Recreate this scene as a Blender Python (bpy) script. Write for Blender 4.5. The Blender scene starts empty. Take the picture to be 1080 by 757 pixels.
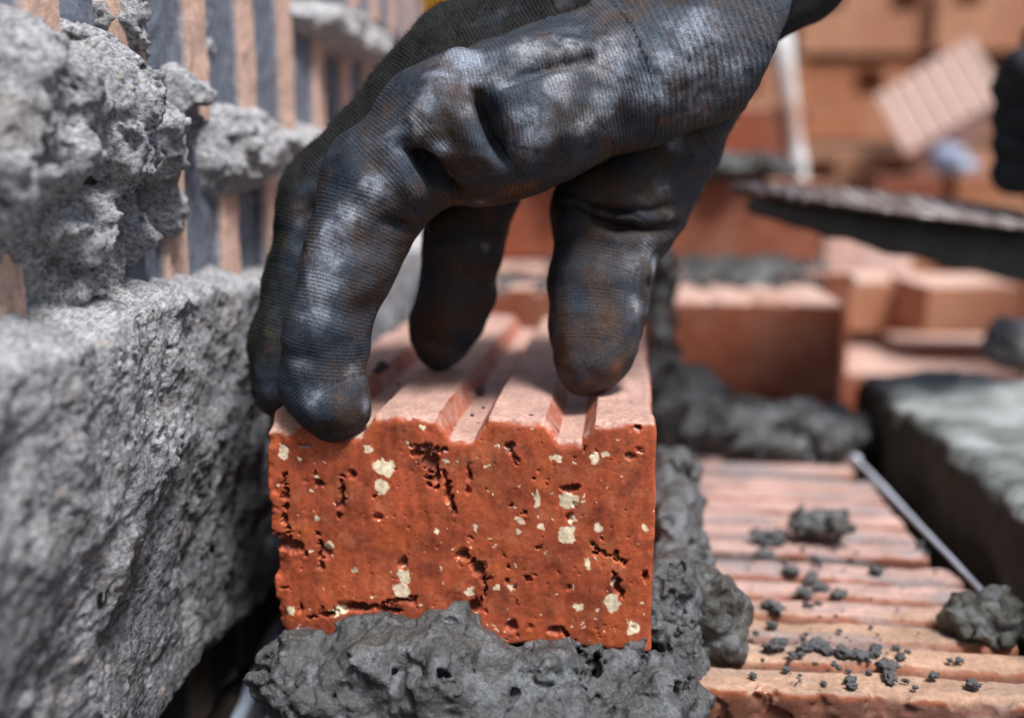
import bpy, bmesh, math, random
import threading
import numpy as np
from concurrent.futures import ThreadPoolExecutor
from mathutils import Matrix, Vector, Euler

random.seed(7)
RNG = np.random.default_rng(7)
F32 = np.float32
HC = 0.90            # height of the lens above the ground
FPX = 1081.0         # focal length in pixels of the 1080 x 757 photograph
SC = bpy.context.scene
COL = SC.collection

# ------------------------------------------------------------------ camera
YAW = math.atan(117.0 / 1098.0)
PITCH = math.atan(192.5 / FPX)
cam_d = bpy.data.cameras.new("camera")
cam = bpy.data.objects.new("camera", cam_d)
COL.objects.link(cam)
cam.location = (0, 0, HC)
cam.rotation_euler = (math.pi / 2 - PITCH, 0, YAW)
cam_d.sensor_width = 36.0
cam_d.lens = 36.0 * FPX / 1080.0
cam_d.clip_start = 0.01
cam_d.clip_end = 500
cam_d.dof.use_dof = True
cam_d.dof.focus_distance = 0.326
cam_d.dof.aperture_fstop = 4.3
cam_d.dof.aperture_blades = 0
SC.camera = cam
RM = np.array(Euler((math.pi / 2 - PITCH, 0, YAW)).to_matrix())


def ray(px, py):
    """Direction through a photo pixel, scaled to one metre along +Y."""
    d = RM @ np.array([(px - 540) / FPX, -(py - 378.5) / FPX, -1.0])
    return d / d[1]


def at(px, py, D):
    """Lens-relative point at depth D (metres along the wall) seen at a photo pixel."""
    return ray(px, py) * D


def on_x(px, py, X):
    d = ray(px, py)
    return d * (X / d[0])


def on_z(px, py, Z):
    d = ray(px, py)
    return d * (Z / d[2])


def mpp(p):
    """metres per photo pixel at a lens-relative point."""
    return float(-(RM.T @ np.asarray(p))[2]) / FPX


# ------------------------------------------------------------------ noise
GRAD = RNG.normal(size=(256, 3)).astype(F32)
GRAD /= np.linalg.norm(GRAD, axis=1, keepdims=True)


def _hash(ix, iy, iz, seed):
    h = (ix.astype(np.uint32) * np.uint32(73856093)) ^ (iy.astype(np.uint32) * np.uint32(19349663)) \
        ^ (iz.astype(np.uint32) * np.uint32(83492791)) ^ np.uint32((seed * 2654435761) & 0xFFFFFFFF)
    h ^= h >> np.uint32(13)
    h *= np.uint32(1274126177)
    h ^= h >> np.uint32(16)
    return h


def _perlin(p, seed):
    i = np.floor(p).astype(np.int32)
    f = (p - i).astype(F32)
    fx, fy, fz = (np.ascontiguousarray(f[:, k]) for k in range(3))
    ix, iy, iz = ((i[:, k]).astype(np.uint32) for k in range(3))
    fade = lambda t: t * t * t * (t * (t * 6 - 15) + 10)
    ux, uy, uz = fade(fx), fade(fy), fade(fz)
    hx = [(ix + np.uint32(o)) * np.uint32(73856093) for o in (0, 1)]
    hy = [(iy + np.uint32(o)) * np.uint32(19349663) for o in (0, 1)]
    hz = [((iz + np.uint32(o)) * np.uint32(83492791)) ^ np.uint32((seed * 2654435761) & 0xFFFFFFFF) for o in (0, 1)]

    def corner(a, b, c):
        h = hx[a] ^ hy[b] ^ hz[c]
        h ^= h >> np.uint32(13)
        h *= np.uint32(1274126177)
        h ^= h >> np.uint32(16)
        h &= np.uint32(255)
        return GX[h] * (fx - a) + GY[h] * (fy - b) + GZ[h] * (fz - c)
    e = []
    for c in (0, 1):
        r = []
        for b in (0, 1):
            n0 = corner(0, b, c)
            r.append(n0 + ux * (corner(1, b, c) - n0))
        e.append(r[0] + uy * (r[1] - r[0]))
    return ((e[0] + uz * (e[1] - e[0])) * F32(1.6)).astype(F32)


GX, GY, GZ = (np.ascontiguousarray(GRAD[:, k]) for k in range(3))
POOL = ThreadPoolExecutor(4)
LOC = threading.local()


def chunked(fn, p, n=40000):
    if len(p) <= n:
        return fn(p)
    parts = range(0, len(p), n)
    if getattr(LOC, 'busy', False):
        return np.concatenate([fn(p[k:k + n]) for k in parts])

    def work(k):
        LOC.busy = True
        return fn(p[k:k + n])
    return np.concatenate(list(POOL.map(work, parts)))


def fbm(p, scale, octaves=3, seed=1, gain=0.5):
    """p in metres, scale = feature size in metres; about -1..1"""
    q = np.ascontiguousarray(p, dtype=F32) / scale
    tot = np.zeros(len(q), F32)
    a = 1.0
    for k in range(octaves):
        tot += a * chunked(lambda z: _perlin(z, seed + 17 * k), q * (2.03 ** k))
        a *= gain
    return tot


def _worley(p, seed):
    i = np.floor(p).astype(np.int32)
    f = (p - i).astype(F32)
    best = np.full(len(p), 9.0, F32)
    for a in (-1, 0, 1):
        for b in (-1, 0, 1):
            for c in (-1, 0, 1):
                h = _hash(i[:, 0] + a, i[:, 1] + b, i[:, 2] + c, seed)
                jx = (h & np.uint32(1023)).astype(F32) / 1023
                jy = ((h >> np.uint32(10)) & np.uint32(1023)).astype(F32) / 1023
                jz = ((h >> np.uint32(20)) & np.uint32(1023)).astype(F32) / 1023
                d = (a + jx - f[:, 0]) ** 2 + (b + jy - f[:, 1]) ** 2 + (c + jz - f[:, 2]) ** 2
                best = np.minimum(best, d)
    return np.sqrt(best)


def worley(p, scale, seed=3):
    q = np.ascontiguousarray(p, dtype=F32) / scale
    return chunked(lambda z: _worley(z, seed), q)


def sstep(a, b, x):
    t = np.clip((x - a) / (b - a), 0, 1)
    return t * t * (3 - 2 * t)


def smin(a, b, k):
    h = np.clip(0.5 + 0.5 * (b - a) / k, 0, 1)
    return b + (a - b) * h - k * h * (1 - h)


def smax(a, b, k):
    return -smin(-a, -b, k)


# ------------------------------------------------------------------ surface nets
def surface_nets(f, ax, ay, az):
    """quads of the zero level of f (solid where negative) on the axes ax, ay, az."""
    s = f < 0
    n0, n1, n2 = f.shape
    c = np.zeros((n0 - 1, n1 - 1, n2 - 1), np.uint8)
    for a in (0, 1):
        for b in (0, 1):
            for d in (0, 1):
                c += s[a:n0 - 1 + a, b:n1 - 1 + b, d:n2 - 1 + d]
    act = (c > 0) & (c < 8)
    idx = np.full(act.shape, -1, np.int32)
    I, J, K = np.nonzero(act)
    idx[I, J, K] = np.arange(len(I))
    acc = np.zeros((len(I), 3))
    cnt = np.zeros(len(I))
    cor = [(a, b, d) for a in (0, 1) for b in (0, 1) for d in (0, 1)]
    for p in cor:
        for k in range(3):
            if p[k]:
                continue
            q = list(p)
            q[k] = 1
            f0 = f[I + p[0], J + p[1], K + p[2]]
            f1 = f[I + q[0], J + q[1], K + q[2]]
            m = (f0 < 0) != (f1 < 0)
            den = np.where(m, f0 - f1, 1.0)
            t = np.where(m, f0 / den, 0.0)
            pos = np.tile(np.array(p, float), (len(I), 1))
            pos[:, k] += t
            acc[m] += pos[m]
            cnt[m] += 1
    pos = acc / np.maximum(cnt, 1)[:, None] + np.stack([I, J, K], 1)
    v = np.stack([np.interp(pos[:, 0], np.arange(n0), ax),
                  np.interp(pos[:, 1], np.arange(n1), ay),
                  np.interp(pos[:, 2], np.arange(n2), az)], 1)
    quads = []
    for k in range(3):
        sl0 = [slice(None)] * 3
        sl1 = [slice(None)] * 3
        sl0[k] = slice(0, -1)
        sl1[k] = slice(1, None)
        ch = s[tuple(sl0)] != s[tuple(sl1)]
        a, b = [(1, 2), (2, 0), (0, 1)][k]
        P = np.stack(np.nonzero(ch), 1)
        ok = (P[:, a] > 0) & (P[:, b] > 0) & (P[:, a] < f.shape[a] - 1) & (P[:, b] < f.shape[b] - 1)
        P = P[ok]
        inside = s[P[:, 0], P[:, 1], P[:, 2]]

        def cell(da, db):
            Q = P.copy()
            Q[:, a] -= da
            Q[:, b] -= db
            return idx[Q[:, 0], Q[:, 1], Q[:, 2]]
        q = np.stack([cell(1, 1), cell(0, 1), cell(0, 0), cell(1, 0)], 1)
        q[~inside] = q[~inside][:, ::-1]
        quads.append(q)
    q = np.concatenate(quads)
    q = q[(q >= 0).all(1)]
    return v, q


def steps(a, b, d):
    n = max(2, int(round((b - a) / d)) + 1)
    return np.linspace(a, b, n)


def grow(a, b, fn):
    out = [a]
    while out[-1] < b:
        out.append(out[-1] + fn(out[-1]))
    return np.array(out)


def sdf_mesh(ax, ay, az, base, detail=None, band=0.01):
    """mesh of a distance field; the fine grid is only evaluated near the surface found on a coarse one"""
    st = 4
    A = (ax, ay, az)
    ci = [np.unique(np.append(np.arange(0, len(a), st), len(a) - 1)) for a in A]
    C = [a[i] for a, i in zip(A, ci)]
    G = np.stack(np.meshgrid(*C, indexing='ij'), -1).reshape(-1, 3).astype(F32)
    cf = chunked(base, G, 60000).astype(F32).reshape([len(c) for c in C])
    mn = None
    for a in (0, 1):
        for b in (0, 1):
            for c in (0, 1):
                e = np.abs(cf[a:cf.shape[0] - 1 + a, b:cf.shape[1] - 1 + b, c:cf.shape[2] - 1 + c])
                mn = e if mn is None else np.minimum(mn, e)
    dd = [np.diff(c) for c in C]
    diag = np.sqrt(dd[0][:, None, None] ** 2 + dd[1][None, :, None] ** 2 + dd[2][None, None, :] ** 2)
    near = mn < diag * 0.75 + band * (1.0 if detail is not None else 0.2)
    lut = [np.clip(np.searchsorted(i, np.arange(len(a)), side='right') - 1, 0, len(i) - 2) for a, i in zip(A, ci)]
    m = near[np.ix_(*lut)]
    f = cf[np.ix_(*lut)].copy()
    I = np.nonzero(m)
    P = np.stack([ax[I[0]], ay[I[1]], az[I[2]]], 1).astype(F32)
    val = chunked(base, P, 60000).astype(F32)
    if detail is not None:
        b = np.abs(val) < band
        val[b] = detail(P[b], val[b])
    f[I] = val
    return surface_nets(f, ax, ay, az)


def vnormals(v, q):
    n = np.cross(v[q[:, 2]] - v[q[:, 0]], v[q[:, 3]] - v[q[:, 1]])
    out = np.zeros_like(v)
    for k in range(4):
        for c in range(3):
            out[:, c] += np.bincount(q[:, k], weights=n[:, c], minlength=len(v))
    return out / np.maximum(np.linalg.norm(out, axis=1, keepdims=True), 1e-12)


# ------------------------------------------------------------------ objects
def tag(o, label=None, cat=None, group=None, kind=None):
    if label: o['label'] = label
    if cat: o['category'] = cat
    if group: o['group'] = group
    if kind: o['kind'] = kind
    return o


def raw_mesh(name, v, q, attrs=None, smooth=True):
    me = bpy.data.meshes.new(name)
    q = np.asarray(q)
    if q.dtype == object or q.ndim == 1:
        me.from_pydata([tuple(x) for x in v], [], [tuple(x) for x in q])
    else:
        nv, nf, k = len(v), len(q), q.shape[1]
        me.vertices.add(nv)
        me.vertices.foreach_set('co', np.asarray(v, F32).ravel())
        me.loops.add(nf * k)
        me.loops.foreach_set('vertex_index', q.astype(np.int32).ravel())
        me.polygons.add(nf)
        me.polygons.foreach_set('loop_start', np.arange(0, nf * k, k, dtype=np.int32))
        me.update(calc_edges=True)
    me.polygons.foreach_set('use_smooth', np.full(len(me.polygons), smooth))
    if attrs:
        for an, arr in attrs.items():
            if arr.ndim == 2:
                a = me.attributes.new(an, 'FLOAT_COLOR', 'POINT')
                c = np.ones((len(arr), 4), F32)
                c[:, :3] = arr
                a.data.foreach_set('color', c.ravel())
            else:
                a = me.attributes.new(an, 'FLOAT', 'POINT')
                a.data.foreach_set('value', arr.astype(F32))
    me.validate()
    return me


def place(name, v, q, mat, parent=None, attrs=None, smooth=True, origin=None):
    """Link a lens-relative mesh as one object with its origin at its base."""
    v = np.asarray(v, float)
    if origin is None:
        lo, hi = v.min(0), v.max(0)
        origin = np.array([(lo[0] + hi[0]) / 2, (lo[1] + hi[1]) / 2, lo[2]])
    origin = np.asarray(origin, float)
    me = raw_mesh(name, v - origin, q, attrs, smooth)
    me.materials.append(mat)
    o = bpy.data.objects.new(name, me)
    COL.objects.link(o)
    w = Vector(origin) + Vector((0, 0, HC))
    if parent is not None:
        o.parent = parent
        o.location = w - parent.location
    else:
        o.location = w
    return o


def empty(name, p):
    o = bpy.data.objects.new(name, None)
    o.empty_display_size = 0.05
    COL.objects.link(o)
    o.location = Vector(p) + Vector((0, 0, HC))
    return o


def bm_data(bm):
    bm.verts.ensure_lookup_table()
    bm.verts.index_update()
    v = np.array([x.co[:] for x in bm.verts])
    f = [[x.index for x in p.verts] for p in bm.faces]
    bm.free()
    arr = np.empty(len(f), dtype=object)
    for i, x in enumerate(f): arr[i] = x
    return v, arr


# ------------------------------------------------------------------ materials
class NT:
    def __init__(self, name):
        self.m = bpy.data.materials.new(name)
        self.m.use_nodes = True
        self.t = self.m.node_tree
        self.b = self.t.nodes['Principled BSDF']

    def n(self, typ, **kw):
        x = self.t.nodes.new(typ)
        for k, val in kw.items():
            if hasattr(x, k) and k not in x.inputs:
                setattr(x, k, val)
            else:
                x.inputs[k].default_value = val
        return x

    def l(self, a, b):
        self.t.links.new(a, b)

    def coord(self):
        return self.n('ShaderNodeTexCoord').outputs['Object']

    def noise(self, scale, detail=4, rough=0.6, vec=None):
        x = self.n('ShaderNodeTexNoise')
        x.inputs['Scale'].default_value = scale
        x.inputs['Detail'].default_value = detail
        x.inputs['Roughness'].default_value = rough
        self.l(vec if vec is not None else self.coord(), x.inputs['Vector'])
        return x.outputs['Fac']

    def ramp(self, fac, stops):
        x = self.n('ShaderNodeValToRGB')
        e = x.color_ramp.elements
        while len(e) < len(stops): e.new(0.5)
        for el, (p, c) in zip(e, stops):
            el.position = p
            el.color = (*c, 1) if len(c) == 3 else c
        self.l(fac, x.inputs['Fac'])
        return x.outputs['Color']

    def mix(self, fac, a, b, mode='MIX'):
        x = self.n('ShaderNodeMix', data_type='RGBA', blend_type=mode)
        for sock, val in ((x.inputs['Factor'], fac), (x.inputs['A'], a), (x.inputs['B'], b)):
            pass
        ins = [i for i in x.inputs if i.enabled]
        for i, val in zip(ins, (fac, a, b)):
            if hasattr(val, 'is_output'):
                self.l(val, i)
            elif isinstance(val, (int, float)):
                i.default_value = val
            else:
                i.default_value = (*val, 1)
        return [o for o in x.outputs if o.enabled][0]

    def math(self, op, a, b=0.0):
        x = self.n('ShaderNodeMath', operation=op)
        for i, val in zip(x.inputs, (a, b)):
            if hasattr(val, 'is_output'): self.l(val, i)
            else: i.default_value = val
        return x.outputs[0]

    def attr(self, name, what='Color'):
        x = self.n('ShaderNodeAttribute')
        x.attribute_name = name
        return x.outputs[what]

    def bump(self, h, dist, strength=1.0, prev=None):
        x = self.n('ShaderNodeBump')
        x.inputs['Distance'].default_value = dist
        x.inputs['Strength'].default_value = strength
        self.l(h, x.inputs['Height'])
        if prev is not None: self.l(prev, x.inputs['Normal'])
        return x.outputs['Normal']

    def done(self, color=None, rough=None, normal=None, spec=None, metal=None):
        b = self.b
        for val, nm in ((color, 'Base Color'), (rough, 'Roughness'), (normal, 'Normal'), (spec, 'Specular IOR Level'), (metal, 'Metallic')):
            if val is None: continue
            if hasattr(val, 'is_output'): self.l(val, b.inputs[nm])
            elif isinstance(val, (int, float)): b.inputs[nm].default_value = val
            else: b.inputs[nm].default_value = (*val, 1)
        return self.m


def mat_grain(name, base=None, grain=900, bump=0.0006, rough=0.9, spec=0.3, contrast=0.5, sparkle=None, wet=None, squash=None, spread=0.25):
    """sandy cement: colour attribute or plain colour, dark and light grains, fine relief"""
    t = NT(name)
    co = t.coord()
    if squash:
        mpn = t.n('ShaderNodeMapping')
        mpn.inputs['Scale'].default_value = (1, squash, 1)
        t.l(co, mpn.inputs['Vector'])
        co = mpn.outputs[0]
    c = t.attr('col') if base is None else base
    n1 = t.noise(grain, 5, 0.75, co)
    g = t.ramp(n1, [(0.5 - spread, (1 - contrast,) * 3), (0.5, (1, 1, 1)), (0.5 + spread, (1 + contrast,) * 3)])
    c2 = t.mix(1.0, c, g, 'MULTIPLY')
    vo = t.n('ShaderNodeTexVoronoi')
    vo.inputs['Scale'].default_value = grain * 0.9
    t.l(co, vo.inputs['Vector'])
    spk = t.ramp(vo.outputs['Color'], [(0.86, (0, 0, 0)), (0.9, (1, 1, 1))])
    if sparkle is not None:
        c2 = t.mix(t.math('MULTIPLY', spk, 0.5), c2, sparkle)
    n2 = t.noise(grain * 0.33, 6, 0.7, co)
    hgt = t.math('ADD', t.math('MULTIPLY', n1, 0.6), n2)
    nm = t.bump(hgt, bump)
    r = rough
    if wet is not None:
        nw = t.noise(60, 3, 0.5, co)
        r = t.ramp(nw, [(0.50, (wet,) * 3), (0.70, (rough,) * 3)])
    return t.done(c2, r, nm, spec)


def mat_clay(name, base=None, dust=None, scale=220, bump=0.0004, rough=0.85, spec=0.3, var=0.35):
    t = NT(name)
    co = t.coord()
    c = t.attr('col') if base is None else base
    n1 = t.noise(scale, 6, 0.7, co)
    g = t.ramp(n1, [(0.3, (1 - var,) * 3), (0.5, (1, 1, 1)), (0.72, (1 + var,) * 3)])
    c = t.mix(1.0, c, g, 'MULTIPLY')
    if dust is not None:
        ge = t.n('ShaderNodeTexCoord')
        sx = t.n('ShaderNodeSeparateXYZ')
        t.l(ge.outputs['Normal'], sx.inputs[0])
        c = t.mix(t.math('MULTIPLY', t.ramp(sx.outputs['Z'], [(0.5, (0, 0, 0)), (0.8, (1, 1, 1))]), 0.75), c, (0.62, 0.45, 0.38))
        n3 = t.noise(scale * 0.12, 5, 0.7, co)
        c = t.mix(t.ramp(n3, [(0.48, (0, 0, 0)), (0.66, (0.8, 0.8, 0.8))]), c, dust)
    n2 = t.noise(scale * 4, 4, 0.7, co)
    nm = t.bump(t.math('ADD', n1, t.math('MULTIPLY', n2, 0.5)), bump)
    return t.done(c, rough, nm, spec)


M = {}
M['wall_mortar'] = mat_grain('dry_grey_mortar', grain=800, bump=0.0016, rough=0.95, spec=0.12, contrast=0.9, squash=0.5, spread=0.19, sparkle=(0.42, 0.36, 0.28))
M['wet_mortar'] = mat_grain('fresh_wet_mortar', grain=1000, bump=0.0008, rough=0.52, spec=0.55, contrast=0.7, wet=0.18)
M['crumb'] = mat_grain('crumbled_mortar', (0.105, 0.105, 0.108), grain=5, bump=0.0006, rough=0.95, contrast=0.7)
M['far_mortar'] = mat_grain('dark_mortar', (0.055, 0.055, 0.054), grain=300, bump=0.0015, rough=0.8, contrast=0.6)
M['held_clay'] = mat_clay('red_clay_freshly_cut', scale=750, bump=0.00014, rough=0.58, spec=0.35, var=0.34)
M['rib_clay'] = mat_clay('pink_clay_ribbed', scale=500, bump=0.0003, rough=0.75, spec=0.3, var=0.3)
M['clay_red'] = mat_clay('red_brown_clay', (0.24, 0.068, 0.034), (0.30, 0.13, 0.085), 160)
M['clay_orange'] = mat_clay('orange_clay', (0.36, 0.145, 0.072), (0.44, 0.24, 0.15), 40)
M['clay_tan'] = mat_clay('tan_clay', (0.44, 0.225, 0.135), (0.36, 0.15, 0.085), 40)
M['clay_pink'] = mat_clay('pale_pink_clay', (0.62, 0.40, 0.34), (0.70, 0.52, 0.46), 60)
M['wall_clay'] = mat_clay('keyed_wall_clay', scale=260, bump=0.0005, rough=0.85)

# ------------------------------------------------------------------ world and sun
SUN_EL, SUN_AZ = 62.0, 140.0     # azimuth measured from +Y towards +X
w = bpy.data.worlds.new("World")
SC.world = w
w.use_nodes = True
bg = w.node_tree.nodes['Background']
sky = w.node_tree.nodes.new('ShaderNodeTexSky')
sky.sky_type = 'NISHITA'
sky.sun_disc = False
sky.sun_elevation = math.radians(SUN_EL)
sky.sun_rotation = math.radians(SUN_AZ)
sky.dust_density = 3.0
sky.air_density = 1.0
w.node_tree.links.new(sky.outputs[0], bg.inputs[0])
bg.inputs[1].default_value = 0.070
sl = bpy.data.lights.new('sun', 'SUN')
sl.energy = 3.2
sl.angle = math.radians(16)
sl.color = (1.0, 0.985, 0.97)
so = bpy.data.objects.new('sun', sl)
COL.objects.link(so)
sd = Vector((math.sin(math.radians(SUN_AZ)) * math.cos(math.radians(SUN_EL)),
             math.cos(math.radians(SUN_AZ)) * math.cos(math.radians(SUN_EL)), math.sin(math.radians(SUN_EL))))
so.rotation_euler = sd.to_track_quat('Z', 'Y').to_euler()
so.location = (1, -1, 4)
SC.view_settings.view_transform = 'Standard'
SC.view_settings.look = 'None'
SC.view_settings.exposure = 0.75
SC.view_settings.gamma = 1
SC.render.engine = 'CYCLES'
SC.cycles.use_denoising = True
SC.cycles.max_bounces = 6

# ------------------------------------------------------------------ measures
ZTOP = -0.0762          # top of the held brick
ZBOT = ZTOP - 0.0775
DF = 0.318              # depth of its front face
BL = at(284, 520, DF)[0]
BR = at(693, 442, DF)[0]
ZC = -0.167             # top of the course below
XW = -0.166             # face of the wall on the left
print('brick X', BL, BR, 'top z', at(500, 441, DF)[2], 'bottom', at(285, 668, DF)[2], at(690, 692, DF)[2])

# ================================================================== HELD BRICK
GROOVES = [(367, 0.0088, 0.0044), (487, 0.0086, 0.0040), (601, 0.0082, 0.0038)]   # px of centre, half width at top, at bottom
GD = 0.0070


def face_xz(px, py):
    p = at(px, py, DF)
    return p[0], p[2]


def rib_top(x):
    z = np.full(x.shape, ZTOP, F32)
    for px, wt, wb in GROOVES:
        xc = face_xz(px, 450)[0]
        d = np.abs(x - xc)
        z = np.minimum(z, ZTOP - GD * np.clip((wt - d) / (wt - wb), 0, 1))
    return z


INCL = [(404, 493, 10.5, 9), (403, 514, 8, 9.5), (388, 474, 6, 4.5), (600, 528, 10.5, 9.5), (598, 564, 10, 9.5), (604, 547, 4, 4),
        (427, 607, 7, 9), (424, 622, 10, 8), (645, 635, 8, 9.5), (357, 644, 10, 5), (628, 484, 4, 6), (566, 525, 3.5, 8), (346, 575, 5, 5),
        (620, 594, 4, 6), (668, 662, 6, 7), (446, 451, 4, 3), (640, 479, 5, 4), (548, 548, 3, 4), (548, 562, 3, 3), (586, 483, 7, 3),
        (570, 555, 4, 4), (609, 640, 5, 5), (632, 556, 5, 4), (300, 477, 6, 7), (307, 645, 4, 6), (537, 620, 4, 4), (524, 620, 4, 4),
        (495, 622, 5, 5), (500, 555, 3, 3), (512, 492, 3, 2.5), (460, 560, 3, 3), (375, 600, 3, 3), (335, 545, 3, 2), (680, 555, 3, 4)]
PITS = [(452, 485, 11, 13, 4.5), (460, 500, 4, 14, 4), (440, 478, 9, 5, 3), (472, 520, 4, 12, 3), (305, 575, 17, 9, 6), (291, 572, 8, 10, 6),
        (375, 640, 22, 6, 4.5), (410, 643, 16, 5, 4.5), (345, 648, 10, 5, 3), (505, 600, 9, 11, 4), (500, 640, 9, 8, 4), (602, 514, 13, 4, 3.5),
        (600, 545, 5, 5, 2), (651, 612, 7, 5, 3), (650, 618, 4, 8, 3), (628, 584, 6, 3, 3), (651, 583, 4, 6, 3), (360, 522, 2.5, 17, 3),
        (336, 510, 6, 6, 2.2), (425, 594, 5, 8, 3), (400, 545, 6, 3, 2), (345, 582, 7, 8, 2.2), (488, 585, 9, 7, 3), (537, 472, 6, 6, 3),
        (680, 607, 3, 8, 3), (672, 452, 6, 4, 2.2), (322, 470, 8, 3, 2), (300, 620, 6, 3, 2), (555, 610, 6, 4, 2), (372, 500, 5, 7, 2.2),
        (585, 665, 8, 6, 3), (540, 660, 7, 9, 3), (318, 640, 3, 8, 2.5), (495, 500, 2.5, 14, 2), (665, 480, 7, 4, 2)]
for line in ([(448, 468), (456, 490), (450, 505), (463, 518)], [(468, 498), (480, 540)], [(325, 652), (375, 641), (442, 631)], [(498, 588), (513, 615), (504, 642)], [(626, 577), (657, 592)],
             [(644, 600), (656, 627)], [(361, 503), (358, 548)], [(539, 468), (546, 492)], [(286, 560), (300, 566), (324, 586)], [(430, 470), (470, 476)], [(300, 500), (303, 560)], [(590, 660), (606, 680)], [(335, 560), (340, 600)]):
    for (xa, ya), (xb, yb) in zip(line[:-1], line[1:]):
        nn = int(math.hypot(xb - xa, yb - ya) / 2.5)
        for k in range(nn):
            f_ = (k + random.random()) / nn
            PITS.append((xa + (xb - xa) * f_ + random.gauss(0, 1.3), ya + (yb - ya) * f_ + random.gauss(0, 1.3), random.uniform(1.2, 3.6), random.uniform(1.5, 4.0), random.uniform(2.2, 4.5)))
for k in range(34):
    PITS.append((random.uniform(292, 690), random.uniform(455, 685), random.uniform(1.2, 3.4), random.uniform(1.2, 5), random.uniform(0.8, 2.4)))
for k in range(150):
    INCL.append((random.uniform(292, 690), random.uniform(448, 690), 0.6 + 2.0 * random.random() ** 2, 0.6 + 2.0 * random.random() ** 2))


def spots(P, table, warp):
    """max over spots of 1 - r (in each spot's own radii), on the front face plane"""
    x = P[:, 0] + warp[:, 0]
    z = P[:, 2] + warp[:, 1]
    out = np.zeros(len(P), F32)
    for s in table:
        cx, cz = face_xz(s[0], s[1])
        sc = DF / FPX
        rx, rz = s[2] * sc * (1.0 if len(s) > 4 else 1.15), s[3] * sc * (1.0 if len(s) > 4 else 1.15)
        m = (np.abs(x - cx) < rx * 1.1) & (np.abs(z - cz) < rz * 1.1)
        if not m.any(): continue
        r = np.sqrt(((x[m] - cx) / rx) ** 2 + ((z[m] - cz) / rz) ** 2)
        val = np.clip(1 - r, 0, 1) * (s[4] if len(s) > 4 else 1.0)
        out[m] = np.maximum(out[m], val)
    return out


def brick_base(P):
    x, y, z = P[:, 0], P[:, 1], P[:, 2]
    top = (z - rib_top(x)) * 0.85
    q = np.stack([np.maximum(BL - x, x - BR), np.maximum(DF - y, y - (DF + 0.25)), ZBOT - z], 1)
    d = smax(q[:, 0], q[:, 1], 0.0012)
    d = smax(d, q[:, 2], 0.0015)
    d = smax(d, top, 0.0030)
    # knocked-off corner under the fingertip and worn arrises
    cx, cz = face_xz(296, 432)
    d = smax(d, 0.010 - np.sqrt((x - cx) ** 2 + (y - DF + 0.003) ** 2 + (z - cz - 0.002) ** 2), 0.004)
    cx, cz = face_xz(284, 600)
    return d


def brick_detail(P, f):
    wn = np.stack([fbm(P, 0.0026, 3, 5), fbm(P, 0.0026, 3, 6)], 1) * 0.0010
    near = np.clip(1 - (P[:, 1] - DF) / 0.006, 0, 1)
    pit = spots(P, PITS, wn)
    f = f + fbm(P, 0.022, 3, 11) * 0.0006 + fbm(P, 0.004, 3, 12) * 0.00012
    # vertical drag marks left by the cutting wire
    Q = P.copy()
    Q[:, 2] *= 0.22
    f = f + fbm(Q, 0.0045, 2, 13) * 0.00035 * near
    f = f + np.minimum(pit * 0.0026, 0.0070) * near
    small = fbm(P, 0.0021, 2, 15)
    f = f + sstep(0.75, 0.95, small) * 0.0006
    # left edge ragged
    ed = np.maximum(np.clip(1 - (P[:, 0] - BL) / 0.006, 0, 1), 0.7 * np.clip(1 - (rib_top(P[:, 0]) - P[:, 2]) / 0.003, 0, 1) * near)
    f = f + ed * np.clip(fbm(P, 0.009, 3, 19) + 0.1, 0, 1) * 0.0022
    return f


v, q = sdf_mesh(steps(BL - 0.004, BR + 0.004, 0.00040), grow(DF - 0.003, DF + 0.254, lambda y: 0.0004 if y < DF + 0.006 else min(0.004, 0.0004 + (y - DF - 0.006) * 0.06)),
                steps(ZBOT - 0.004, ZTOP + 0.004, 0.00040), brick_base, brick_detail, 0.0055)
nr = vnormals(v, q)
V = v.astype(F32)
wn = np.stack([fbm(V, 0.0022, 2, 45), fbm(V, 0.0022, 2, 46)], 1) * 0.0011
front = (V[:, 1] < DF + 0.007)
mott = fbm(V, 0.016, 4, 21)
c = np.array([0.350, 0.073, 0.029]) * (1 + 0.38 * mott[:, None])
fresh = sstep(0.25, 0.7, fbm(V, 0.012, 3, 22))[:, None]
c = c * (1 - fresh * 0.6) + np.array([0.47, 0.104, 0.030]) * fresh * 0.6
dk = sstep(0.2, 0.8, fbm(V, 0.008, 3, 26))[:, None] * 0.6
c = c * (1 - dk) + np.array([0.15, 0.032, 0.018]) * dk
pd = sstep(0.1, 0.7, fbm(V, 0.007, 4, 29, 0.65))[:, None] * 0.22
c = c * (1 - pd) + np.array([0.50, 0.20, 0.10]) * pd
inc = sstep(0.02, 0.12, spots(V, INCL, wn) * front)[:, None]
icol = np.array([0.78, 0.64, 0.45]) * (1 + 0.22 * fbm(V, 0.0018, 2, 23)[:, None])
pitc = sstep(0.25, 1.6, spots(V, PITS, wn * 0.5) * front)[:, None] * 0.75
c = c * (1 - pitc) + np.array([0.07, 0.016, 0.010]) * pitc
c = c * (1 - inc) + icol * inc
upness = sstep(0.35, 0.8, nr[:, 2] + 0.15 * fbm(V, 0.004, 2, 24)) * (V[:, 2] > ZTOP - 0.012)
dustc = np.array([0.46, 0.285, 0.235]) * (1 + 0.18 * fbm(V, 0.01, 3, 25)[:, None])
ln = V.copy(); ln[:, 1] *= 0.15
dustc = dustc * (1 + 0.12 * fbm(ln, 0.003, 2, 27)[:, None])
c = c * (1 - upness[:, None]) + dustc * upness[:, None]
sp = (fbm(V, 0.0028, 2, 28) > 0.85)[:, None]
c = np.where(sp & (upness[:, None] > 0.5), np.array([0.05, 0.035, 0.03]), c)
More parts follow.
